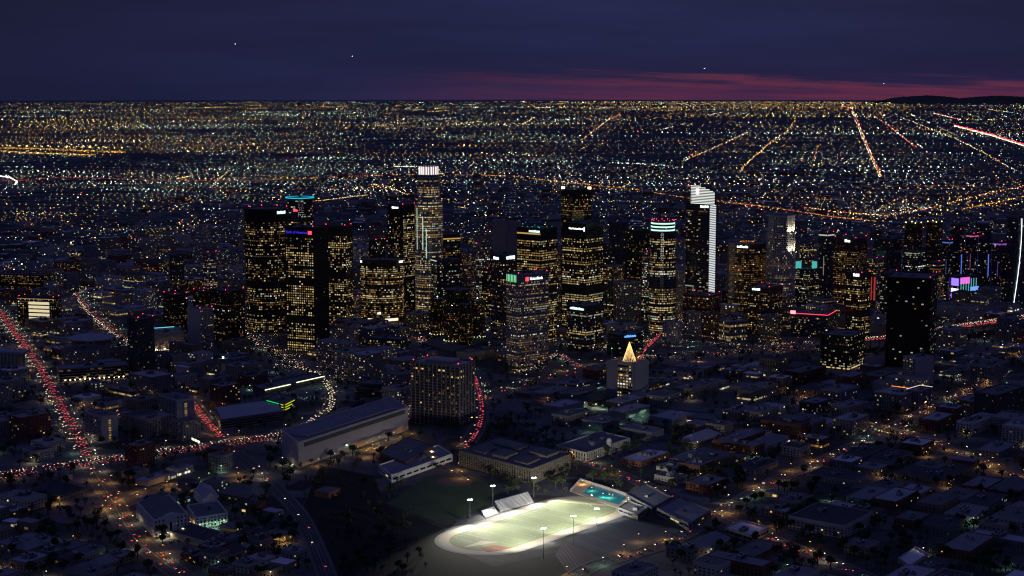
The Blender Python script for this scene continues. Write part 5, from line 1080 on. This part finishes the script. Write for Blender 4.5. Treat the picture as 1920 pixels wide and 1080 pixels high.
# ------------------------------------------------------------------ cars
def traffic():
    paints = [("white", (.7, .7, .7)), ("silver", (.4, .41, .42)), ("black", (.02, .02, .022)), ("grey", (.15, .15, .16)), ("red", (.35, .03, .03)), ("blue", (.04, .07, .2))]
    def car_mb(mb, o, f, mi=(0, 1, 2, 3)):
        f = np.array([*f, 0.]); s = np.array([f[1], -f[0], 0]); Z = np.array([0, 0, 1.]); P_ = lambda x, y, z: o + f * x + s * y + Z * z
        prof = [(-2.2, .35, .9), (-2.25, .35, .75), (2.2, .35, .7)]
        lo = [[P_(x, y, .3) for x, y in ((-2.2, -.9), (2.25, -.9), (2.25, .9), (-2.2, .9))]]; up = [P_(-2.2, -.9, .95), P_(2.2, -.85, .8), P_(2.2, .85, .8), P_(-2.2, .9, .95)]
        b = lo[0]
        for i in range(4): mb.quads([[b[i], b[(i + 1) % 4], up[(i + 1) % 4], up[i]]], mi[0])
        c0 = [P_(-1.9, -.82, .94), P_(1.0, -.8, .88), P_(1.0, .8, .88), P_(-1.9, .82, .94)]; c1 = [P_(-1.35, -.66, 1.45), P_(.25, -.66, 1.45), P_(.25, .66, 1.45), P_(-1.35, .66, 1.45)]
        mb.quads([up], mi[0])
        for i in range(4): mb.quads([[c0[i], c0[(i + 1) % 4], c1[(i + 1) % 4], c1[i]]], mi[1])
        mb.quads([c1], mi[0])
        for x in (-1.35, 1.4):
            for y in (-.86, .7): mb.boxes([P_(x - .32, y, 0)], [f * .64], [s * .16], [Z * .62], mi[1])
        for y in (-.82, .32): mb.boxes([P_(-2.32, y, .58)], [f * .1], [s * .5], [Z * .36], mi[2], True)
        for y in (-.8, .35): mb.boxes([P_(2.22, y, .5)], [f * .08], [s * .45], [Z * .28], mi[3], True)
    meshes = []
    for nm, c in paints:
        mb = MB(); car_mb(mb, np.zeros(3), (1, 0)); meshes.append(mb.mesh("car", [P("car_paint_" + nm, c, .35, .2, .5), glass, tail, head]))
    allc = []
    for R in ROADS:
        p = R["path"]; d, n = frame(p); L = np.concatenate([[0], np.cumsum(np.linalg.norm(np.diff(p, axis=0), axis=1))])
        near_first = p[0][1] < p[-1][1]
        for li, (off, dr, sp) in enumerate(R["lanes"]):
            s = RNG.random() * sp * 2; lane = []
            while s < L[-1]:
                q = np.array([np.interp(s, L, p[:, 0]), np.interp(s, L, p[:, 1])]); i = min(int(np.searchsorted(L, s)), len(p) - 1)
                x, y = PX(q + n[i] * off)
                if -15 < x < 1935 and y < 1095: lane.append((q + n[i] * off, d[i] * dr, R["z"], R["desc"], li))
                s += max(5.6, sp * (.7 + RNG.exponential(.45)))
            for k, c in enumerate(lane if near_first else lane[::-1]): allc.append((*c, k + 1))
    # parked rows
    def park(p0, p1, nrow, step, head_deg, desc):
        a, b = G(*p0), G(*p1); l = np.linalg.norm(b - a); k = 0
        for s in np.arange(0, l, step):
            if RNG.random() < .8: PARKED.append((a + (b - a) * s / l, ua(head_deg + RNG.normal(0, 2)), .0, desc, -1, k + 1)); k += 1
    PARKED = []
    park((428, 925), (470, 962), 1, 3.0, 75, "the diagonal row of parked cars beside the school lot"); park((436, 921), (478, 957), 1, 3.0, 75, "the second diagonal row beside the school lot")
    for k in range(5): park((452 + 6 * k, 990 + 11 * k), (530 + 4 * k, 978 + 11 * k), 1, 5.5, 20, f"the {ordinal(k + 1)} row of the green-lit school parking lot")
    park((650, 852), (676, 840), 1, 3.4, 30, "the row of parked vans by the sodium-lit lot"); park((700, 843), (765, 828), 1, 4.5, 30, "the sodium-lit car park")
    for k in range(3): park((215 + 40 * k, 842 - 3 * k), (250 + 40 * k, 822 - 3 * k), 1, 4, 40, f"the {ordinal(k + 1)} parked row beside the jammed freeway")
    rank = sorted(allc, key=lambda c: c[0][1]); k1 = [c for c in rank][:215]; rest = rank[215:]
    def dirs(c): return "red tail lights" if c[1][1] > 0 else "white headlights"
    lane_n = ["first", "second", "third", "fourth", "fifth", "sixth", "seventh", "eighth", "ninth", "tenth"]
    for c in k1:
        m = int(RNG.integers(len(meshes))); o = link("car", meshes[m], None, (c[0][0], c[0][1], c[2] + .01)); o.rotation_euler.z = math.atan2(c[1][1], c[1][0])
        tag(o, f"{paints[m][0]} car, {ordinal(c[5])} up the {lane_n[c[4]]} lane of {c[3]}", "car", "cars driving on the roads")
    pm = [bpy.data.meshes.new("x")] and []
    dark_tail, dark_head = P("unlit_tail", (.2, .02, .02), .3), P("unlit_lamp", (.5, .5, .5), .2)
    for nm, c in paints: mb = MB(); car_mb(mb, np.zeros(3), (1, 0)); pm.append(mb.mesh("parked_car", [MATS["car_paint_" + nm], glass, dark_tail, dark_head]))
    for c in PARKED:
        m = int(RNG.integers(len(pm))); o = link("parked_car", pm[m], None, (c[0][0], c[0][1], .06)); o.rotation_euler.z = math.atan2(c[1][1], c[1][0])
        tag(o, f"{paints[m][0]} parked car, {ordinal(c[5])} in {c[3]}", "car", "parked cars")
    mb = MB()
    for c in rest: car_mb(mb, v3(c[0], c[2] + .01), c[1], (int(RNG.integers(6)), 6, 7, 8))
    o = link("distant_traffic", mb.mesh("distant_traffic", [MATS["car_paint_" + n_] for n_, _ in paints] + [glass, tail, head])); o["kind"] = "stuff"; o["label"] = "streams of cars too far off to pick apart"
    print("cars", len(k1), len(rest), "parked", len(PARKED))
traffic()

# ------------------------------------------------------------------ parking lots and freeway signs
def extras():
    def lot(name, pts, col, lamps):
        q = np.array([G(*p) for p in pts]); mb = MB(); mb.ngon([v3(p, .035) for p in q]); struct(name, mb, col)
    lot("parking_lot", [(1226, 742), (1262, 706), (1390, 706), (1458, 736), (1400, 772), (1300, 760)], P("lot_asphalt", (.085, .085, .09), .9, noise=.3, scale=.05), 3)
    lot("parking_lot", [(428, 930), (470, 915), (500, 950), (560, 1010), (540, 1040), (440, 1040), (430, 990)], MATS["lot_asphalt"], 3)
    lot("parking_lot", [(670, 850), (720, 832), (790, 818), (800, 832), (740, 860)], MATS["lot_asphalt"], 3)
    for k, (x, y, w) in enumerate(((222, 842, 5), (372, 842, 8))):
        p = G(x, y); r = root("sign_gantry", p, 0, f"lit sign gantry over the jammed freeway, {'smaller one' if k == 0 else 'larger one with a double panel'}", "gantry", "freeway sign gantries"); d, n = frame(ROADS[2]["path"])
        i = int(np.argmin(np.linalg.norm(ROADS[2]["path"] - p, axis=1))); c, nn = ROADS[2]["path"][i], n[i]; mb = MB()
        for s in (-23, 23): mb.tube(v3(c + nn * s, 0), v3(c + nn * s, 9), .3)
        mb.tube(v3(c - nn * 23, 8.4), v3(c + nn * 23, 8.4), .25); part("frame", mb, metal, r)
        for j in range(2 + k):
            mb = MB(); o = c + nn * (-16 + 9 * j) - d[i] * .4; mb.boxes([v3(o, 7)], [v3(nn * 7, 0)], [v3(-d[i] * .2, 0)], [(0, 0, 3)], bottom=True); part("sign_panel", mb, emit("gantry_sign", (.8, .95, .6), 1.6), r)
extras()

# ------------------------------------------------------------------ trees
def trees():
    bark = P("bark", (.07, .05, .035), .95); leafs = [P("leaf_a", (.045, .07, .028), .85), P("leaf_b", (.06, .085, .03), .85), P("leaf_c", (.035, .055, .03), .85)]
    kinds = []
    for k in range(6):
        rg = np.random.default_rng(40 + k); tr, cr = MB(), MB(); H = 1.0
        tr.tube((0, 0, 0), (0, 0, .45), .045, 0, 6, .028)
        for b in range(5):
            a = b * 1.26 + k; tr.tube((0, 0, .36 + .03 * b), (.22 * math.cos(a), .22 * math.sin(a), .62 + .04 * b), .02, 0, 4, .008)
        n = 420; cl = rg.normal(0, 1, (9, 3)); cl /= np.linalg.norm(cl, axis=1, keepdims=True); cl = cl * rg.uniform(.12, .27, (9, 1)) * (1, 1, .8) + (0, 0, .66)
        c = cl[rg.integers(9, size=n)]; dv = rg.normal(0, 1, (n, 3)); dv /= np.linalg.norm(dv, axis=1, keepdims=True); pos = c + dv * rg.uniform(.07, .17, (n, 1)) * (1, 1, .85)
        u = rg.normal(0, 1, (n, 3)); u /= np.linalg.norm(u, axis=1, keepdims=True); w = np.cross(u, rg.normal(0, 1, (n, 3))); w /= np.linalg.norm(w, axis=1, keepdims=True); sz = rg.uniform(.035, .07, (n, 1))
        cr.quads(np.stack([pos - u * sz, pos - w * sz * .6, pos + u * sz, pos + w * sz * .6], 1), rg.integers(3, size=n)); kinds.append((tr.mesh("trunk", [bark]), cr.mesh("crown", leafs)))
    spots = []
    def tree_at(p, h):
        q = np.array([p + (-2.5, -2.5), p + (2.5, -2.5), p + (2.5, 2.5), p + (-2.5, 2.5)])
        if is_free(q): reserve(q, 1); spots.append((np.array(p), h)); return True
    for x, y, h in ((155, 890, 20), (190, 875, 16), (240, 905, 13), (1240, 905, 12), (1008, 938, 9), (1390, 715, 17), (1375, 712, 12), (905, 765, 16), (925, 770, 14), (520, 790, 12), (60, 640, 14), (40, 605, 14), (70, 605, 13), (95, 690, 12), (60, 700, 14), (30, 800, 15), (375, 808, 13), (1230, 690, 14)): tree_at(G(x, y), h)
    for R in ROADS:
        p = R["path"]; d, n = frame(p)
        for i in range(3, len(p), 5):
            if RNG.random() < .5:
                for sd in (-1, 1):
                    if RNG.random() < .55: tree_at(p[i] + n[i] * sd * (R["width"] / 2 + RNG.uniform(9, 16)), RNG.uniform(7, 14))
    for _ in range(4600):
        x, y = RNG.uniform(0, 1920), RNG.uniform(640, 1085)
        if 560 < x < 860 and 880 < y < 1060 and RNG.random() < .5 or 800 < x < 1260 and y > 985: continue
        tree_at(G(x, y), RNG.uniform(6, 16))
    spots = [s for s in spots if -20 < PX(s[0])[0] < 1940]
    spots.sort(key=lambda s: -s[1] / s[0][1]); one, rest = spots[:280], spots[280:1500]
    for (p, h), lb in zip(one, relate([(("tall dark tree" if s[1] > 11 else "dark round tree" if s[1] > 8 else "small dark tree"), s[0]) for s in one])):
        r = root("tree", p, 0, lb, "tree", "trees among the streets"); k = int(RNG.integers(6)); a = RNG.random() * 6.28
        for nm, me in zip(("trunk", "crown"), kinds[k]):
            o = link(nm, me, r); o.scale = (h * RNG.uniform(.9, 1.15), h * RNG.uniform(.9, 1.15), h) if nm == "crown" else (h, h, h); o.rotation_euler.z = a
    # the rest as one mass of leafy clumps
    mb = MB()
    for p, h in rest:
        n = 60; dv = RNG.normal(0, 1, (n, 3)); dv /= np.linalg.norm(dv, axis=1, keepdims=True); pos = dv * RNG.uniform(.12, .36, (n, 1)) * (1, 1, .8) * h + v3(p, h * .62)
        u = RNG.normal(0, 1, (n, 3)); u /= np.linalg.norm(u, axis=1, keepdims=True); w = np.cross(u, RNG.normal(0, 1, (n, 3))); w /= np.linalg.norm(w, axis=1, keepdims=True); sz = h * RNG.uniform(.05, .11, (n, 1))
        mb.quads(np.stack([pos - u * sz, pos - w * sz * .7, pos + u * sz, pos + w * sz * .7], 1), RNG.integers(3, size=n)); mb.tube(v3(p, 0), v3(p, h * .55), h * .035, 3, 4)
    o = link("tree_mass", mb.mesh("tree_mass", leafs + [bark])); o["kind"] = "stuff"; o["label"] = "dark mass of further small trees between the roofs"
    print("trees", len(one), len(rest), "fill", len(FILL))
trees()

# ------------------------------------------------------------------ the plain of city lights
def city_lights():
    cols = [("amber", (1, .44, .06)), ("gold", (1, .62, .13)), ("ice", (.58, 1, .76)), ("white", (1, .93, .75)), ("red", (1, .05, .08)), ("orange", (1, .30, .05)), ("blue", (.2, .35, 1)), ("green", (.25, 1, .45))]
    mats = [emit(f"far_{n}_{k}", c, s) for n, c in cols for k, s in enumerate((.9, 2.2, 5.0, 12.0))]
    s_, e_ = ua(11.8), ua(-78.2); rg = np.random.default_rng(3)
    g1, g2, g3 = rg.random((64, 64)), rg.random((64, 64)), rg.random((64, 64))
    def vn(g, x, y):
        xi, yi = np.floor(x).astype(int), np.floor(y).astype(int); fx, fy = x - xi, y - yi; fx, fy = fx * fx * (3 - 2 * fx), fy * fy * (3 - 2 * fy)
        G_ = lambda a, b: g[a % 64, b % 64]
        return (G_(xi, yi) * (1 - fx) + G_(xi + 1, yi) * fx) * (1 - fy) + (G_(xi, yi + 1) * (1 - fx) + G_(xi + 1, yi + 1) * fx) * fy
    PT, SZ, MT = [], [], []
    def put(p, size, ci, br):
        PT.append(p); SZ.append(size); MT.append(ci * 4 + br)
    def vis(p): return (np.abs(p[:, 0]) < p[:, 1] * .34) & (p[:, 1] > 2700)
    def lv(d): return 1.0 * (d / 5000.) ** .70
    # streets, lit in runs: each run has its own lamp colour, spacing and brightness
    def runs(org, dr, ln, sp, seg, boost=1.0):
        e = 0.0
        while e < ln:
            l = rg.exponential(seg) + sp; m = org + dr * (e + l / 2); e0, e = e, e + l; d = math.hypot(*m)
            if m[1] < 2700 or abs(m[0]) > m[1] * .37 or d > 51500: continue
            dens = float(vn(g1, np.array([m[0] / 1100 + 7]), np.array([m[1] / 1900 + 3]))[0]) * .75 + float(vn(g2, np.array([m[0] / 330]), np.array([m[1] / 560]))[0]) * .45
            west = .72 if m[0] > m[1] * .06 else 1.0; fade = 1 - min(1, max(0, (d - 11000) / 34000)) * (.9 if m[0] < m[1] * .02 else .62)
            if rg.random() > np.clip((dens - .34) * 2.1 * boost * west * fade, .04, .97): continue
            tone = float(vn(g3, np.array([m[0] / 1700 + 11]), np.array([m[1] / 2900 + 5]))[0]) + rg.normal(0, .16) - min(.2, max(0, (d - 12000) / 90000))
            ci = int(rg.choice([0, 1, 1, 3])) if tone < .47 else int(rg.choice([2, 3, 2, 1])); lev = rg.choice([0, 1, 2, 3], p=[.36, .34, .22, .08]) - (d > 26000) * (rg.random() < .6); step = sp * rg.choice([1, 1, 1.5, 2.2])
            x = np.arange(e0 + rg.random() * step, e, step); x = x[rg.random(len(x)) < .88]
            if not len(x): continue
            p = org + dr * (x + rg.normal(0, step * .1, len(x)))[:, None] + rg.normal(0, max(2., d * .0003), (len(x), 2)); p = p[vis(p)]
            if not len(p): continue
            dd_ = np.linalg.norm(p, axis=1); cc = np.where(rg.random(len(p)) < .10, rg.choice([1, 3, 2, 4, 5, 7], len(p), p=[.25, .25, .2, .14, .1, .06]), ci)
            put(p, lv(dd_) * rg.lognormal(0, .3, len(p)), cc, np.clip(lev + rg.choice([-1, 0, 0, 0, 1], len(p)), 0, 3))
    s = 2900.0
    while s < 51000:
        runs(s_ * s - e_ * s * .55, e_, s * 1.1, max(26., s * .0042), max(160., s * .035), 1.35 if rg.random() < .3 else .8); s += max(52., s * .0072)
    for e in np.arange(-19000, 19000, 210): runs(e_ * e + s_ * 2900, s_, 46000, 90., 500., 1.1 if int(e / 210) % 4 == 0 else .38)
    # scattered yard, shop and porch lights
    r = 2800 * np.exp(rg.random(28000) * math.log(50000 / 2800)); a = np.radians(rg.uniform(-19.5, 19.5, 28000)); q = np.stack([r * np.sin(a), r * np.cos(a)], 1); q = q[vis(q)]
    dens = vn(g2, q[:, 0] / 420 + 9, q[:, 1] / 700); q = q[rg.random(len(q)) < np.clip(dens * 1.3 - .2, .08, 1)]; d = np.linalg.norm(q, axis=1)
    tone = vn(g1, q[:, 0] / 1300, q[:, 1] / 2200) + rg.normal(0, .2, len(q)); ci = np.where(tone < .45, rg.choice([0, 1], len(q)), rg.choice([2, 3, 1], len(q), p=[.5, .3, .2])); ci = np.where(rg.random(len(q)) < .06, rg.choice([4, 5, 7], len(q)), ci)
    put(q, lv(d) * .66 * rg.lognormal(0, .35, len(q)), ci, rg.choice(3, len(q), p=[.6, .33, .07]))
    # the dense golden strip along the coast
    r = rg.uniform(27000, 51000, 1500); a = np.radians(rg.triangular(0, 10.5, 15.5, 1500)); q = np.stack([r * np.sin(a), r * np.cos(a)], 1)
    put(q, lv(r) * 1.0 * rg.lognormal(0, .3, len(q)), rg.choice([0, 1, 1], len(q)), rg.choice(3, len(q), p=[.4, .4, .2]))
    # avenues and freeways traced across the plain, as picture polylines set down on the ground
    def trace(pts, step_px, ci, br, k=1.0, jit=1.0, off=0.0):
        for (x0, y0), (x1, y1) in zip(pts[:-1], pts[1:]):
            n = max(2, int(math.hypot(x1 - x0, y1 - y0) / step_px))
            for t in np.arange(n) / n:
                if rg.random() < .12: continue
                p, z = GC(x0 + (x1 - x0) * t + rg.normal(0, jit) + off, y0 + (y1 - y0) * t + rg.normal(0, jit * .35)); d = np.linalg.norm(p)
                put(p[None], np.array([lv(d) * k * 1.3 * rg.lognormal(0, .3)]), np.array([int(rg.choice(ci))]), np.array([int(rg.choice(br))]))
    trace([(1652, 335), (1622, 266), (1598, 205), (1580, 200)], 1.0, [4, 4, 3, 1, 5], [1, 1, 2], 1.15, .7); trace([(1649, 335), (1619, 266), (1596, 208)], 1.6, [3, 1, 3], [1, 2], 1.1, .6)
    trace([(1716, 278), (1660, 233), (1638, 219)], 1.6, [4, 4, 1, 3], [1, 2], 1, .9); trace([(1915, 330), (1850, 292), (1790, 262), (1690, 222)], 1.8, [1, 4, 2, 3, 1], [1, 1, 2], .95, 1.2)
    trace([(1925, 275), (1860, 255), (1788, 236)], .7, [4, 4, 4], [2, 1], 1.25, .6); trace([(1925, 278), (1860, 257), (1788, 238)], .8, [3, 3, 1], [2, 2], 1.2, .5); trace([(1800, 226), (1748, 213)], 1.2, [4, 3], [1, 2], 1.1, .6)
    trace([(1388, 324), (1415, 296), (1440, 274), (1480, 245), (1495, 220)], 1.5, [1, 1, 3, 5], [1, 2], 1, 1.4); trace([(1092, 264), (1115, 246), (1140, 227), (1165, 214)], 1.5, [1, 3, 5, 4], [1, 2], 1, .8)
    trace([(978, 236), (992, 228), (1003, 221)], 1.5, [1, 3], [1, 2], 1, .7); trace([(1278, 306), (1320, 288), (1365, 268), (1410, 246)], 1.9, [5, 1, 3], [1, 1, 2], .95, 1.0); trace([(1524, 304), (1530, 288), (1535, 272)], 1.7, [5, 4, 1], [1], .9, .6)
    trace([(690, 333), (830, 330), (960, 334), (1060, 346), (1180, 358), (1290, 376), (1440, 393), (1560, 412), (1640, 420)], 1.5, [4, 5, 5, 1, 0], [0, 1, 1], .85, .8); trace([(480, 342), (690, 333)], 2.4, [4, 5, 0], [0, 1], .8, .8)
    trace([(0, 345), (120, 336), (300, 342), (480, 342)], 2.6, [4, 4, 5], [0, 1], .85, 1.2); trace([(-4, 334), (18, 337), (32, 344), (28, 351)], .8, [3, 3], [2], 1.15, .7)
    trace([(0, 286), (60, 290), (120, 292), (175, 294)], .7, [0, 1, 0], [0, 1], .95, 1.6); trace([(0, 280), (80, 282), (160, 286), (235, 288)], .7, [0, 0, 1], [0, 1], .9, 2.2)
    for x in range(4, 236, 15): trace([(x, 276 + x * .02), (x + 1, 276 + x * .02)], .5, [1], [2], 1.5, .5)
    trace([(395, 356), (430, 322)], 1.2, [1, 3], [1], .8, .8); trace([(330, 340), (362, 333)], 1.1, [1, 1], [1], .9, .5); trace([(540, 386), (600, 381), (690, 370)], 1.6, [1, 3, 0], [1], .8, .7); trace([(690, 350), (720, 352), (770, 372)], 1.8, [3, 1, 5], [1, 2], .8, 1)
    trace([(740, 316), (782, 316)], 2.2, [3, 2], [2], 1.1, 1); trace([(860, 393), (878, 396)], 1.5, [1, 3], [1], .8, .6); trace([(1145, 308), (1260, 314)], 3.0, [2, 3], [2, 1], 1.15, 1.6)
    trace([(1500, 392), (1560, 402), (1660, 410), (1760, 392), (1830, 372), (1925, 352)], 1.7, [1, 3, 0, 4], [1, 1, 2], .85, 2.2); trace([(1780, 402), (1860, 386), (1925, 372)], 1.7, [0, 1, 5], [1, 2], .8, 1)
    for x, y, n, sx, sy, ci in ((60, 410, 120, 60, 8, [0, 1]), (1700, 398, 120, 45, 7, [1, 3, 2]), (360, 545, 60, 30, 8, [7, 2]), (760, 275, 14, 14, 3, [3]), (1420, 270, 70, 40, 8, [1, 0]), (1040, 300, 50, 60, 5, [2, 3]), (1600, 345, 50, 90, 6, [3, 2]), (640, 360, 70, 60, 10, [3, 2, 1]), (280, 515, 60, 90, 14, [1, 3, 2, 0]), (1000, 380, 60, 70, 12, [2, 1]), (1500, 300, 80, 120, 20, [1, 2, 3]), (200, 440, 120, 190, 30, [1, 3, 2, 0, 5]), (1130, 420, 60, 60, 25, [2, 1, 3]), (880, 420, 60, 60, 25, [2, 1, 3]), (680, 450, 50, 30, 40, [2, 1, 3])):
        for _ in range(n):
            p, z = GC(x + rg.normal(0, sx), y + rg.normal(0, sy)); put(p[None], np.array([lv(np.linalg.norm(p)) * rg.lognormal(-.1, .35)]), np.array([int(rg.choice(ci))]), np.array([int(rg.choice([0, 1, 2], p=[.4, .45, .15]))]))
    P_, S_, M_ = np.vstack(PT), np.concatenate(SZ), np.concatenate(MT)
    dd = np.linalg.norm(P_, axis=1); Z = -np.maximum(0, dd - FLAT) ** 2 / (2 * EARTH) + 9 + S_
    # keep lights out of the footprints of buildings near the towers
    C = np.column_stack([P_, Z]); S3 = S_[:, None]
    ux, uy, uz = np.array([[1., 0, 0]]), np.array([[0, 1., 0]]), np.array([[0, 0, 1.]])
    mb = MB()
    a, b, c, d, e, f = C + ux * S3, C + uy * S3, C - ux * S3, C - uy * S3, C + uz * S3 * .8, C - uz * S3 * .8
    mb.quads(np.stack([d, e, c, f], 1), M_); mb.quads(np.stack([d, f, a, e], 1), M_); mb.quads(np.stack([b, e, a, f], 1), M_); mb.quads(np.stack([b, f, c, e], 1), M_)
    o = link("city_lights", mb.mesh("city_lights", mats)); o["kind"] = "stuff"; o["label"] = "countless lamps of the city plain reaching to the horizon"
    print("far lights", len(C))
city_lights()

# ------------------------------------------------------------------ aircraft on approach
def aircraft():
    for k, (x, y, D, lb) in enumerate(((441, 82, 16000, "distant aircraft light highest over the dark eastern sky"), (661, 105, 18000, "distant aircraft light between the eastern one and the tall crowned tower"), (1321, 128, 17000, "distant aircraft light just over the red cloud edge above the sail-topped tower"), (1657, 156, 20000, "distant aircraft light low in the red band by the headland"))):
        a, b = (x - CX) / F_PX, (y - CY) / F_PX; p = np.array([a, CP - b * SP, -SP - b * CP]) * D; p[2] += CAM_H
        r = root("aircraft", p[:2], p[2], lb, "aircraft", "aircraft on approach"); mb = MB(); f = np.array([-1., 0, 0]); 
        mb.tube(p - f * 18, p + f * 14, 2, 0, 8, 1.6); mb.tube(p + f * 14, p + f * 18, 1.6, 0, 8, .3); part("fuselage", mb, white_paint, r)
        mb = MB(); mb.boxes([p + np.array([-3, -18, -1])], [(7, 0, 0)], [(0, 36, 0)], [(0, 0, .6)], bottom=True); part("wing", mb, metal, r)
        mb = MB(); mb.boxes([p + np.array([14, -.3, 1])], [(4, 0, 0)], [(0, .6, 0)], [(0, 0, 6)], bottom=True); part("tail_fin", mb, metal, r)
        mb = MB(); mb.box(p[0] - 2, p[0] + 2, p[1] - 5, p[1] - 2, p[2] - 3.5, p[2] - .5); part("landing_light", mb, emit("landing_light", (.9, .95, 1), 9), r)
aircraft()
for o in bpy.data.objects:
    if o.type == "MESH" and o.parent is None and "kind" not in o and "label" not in o: print("untagged", o.name)
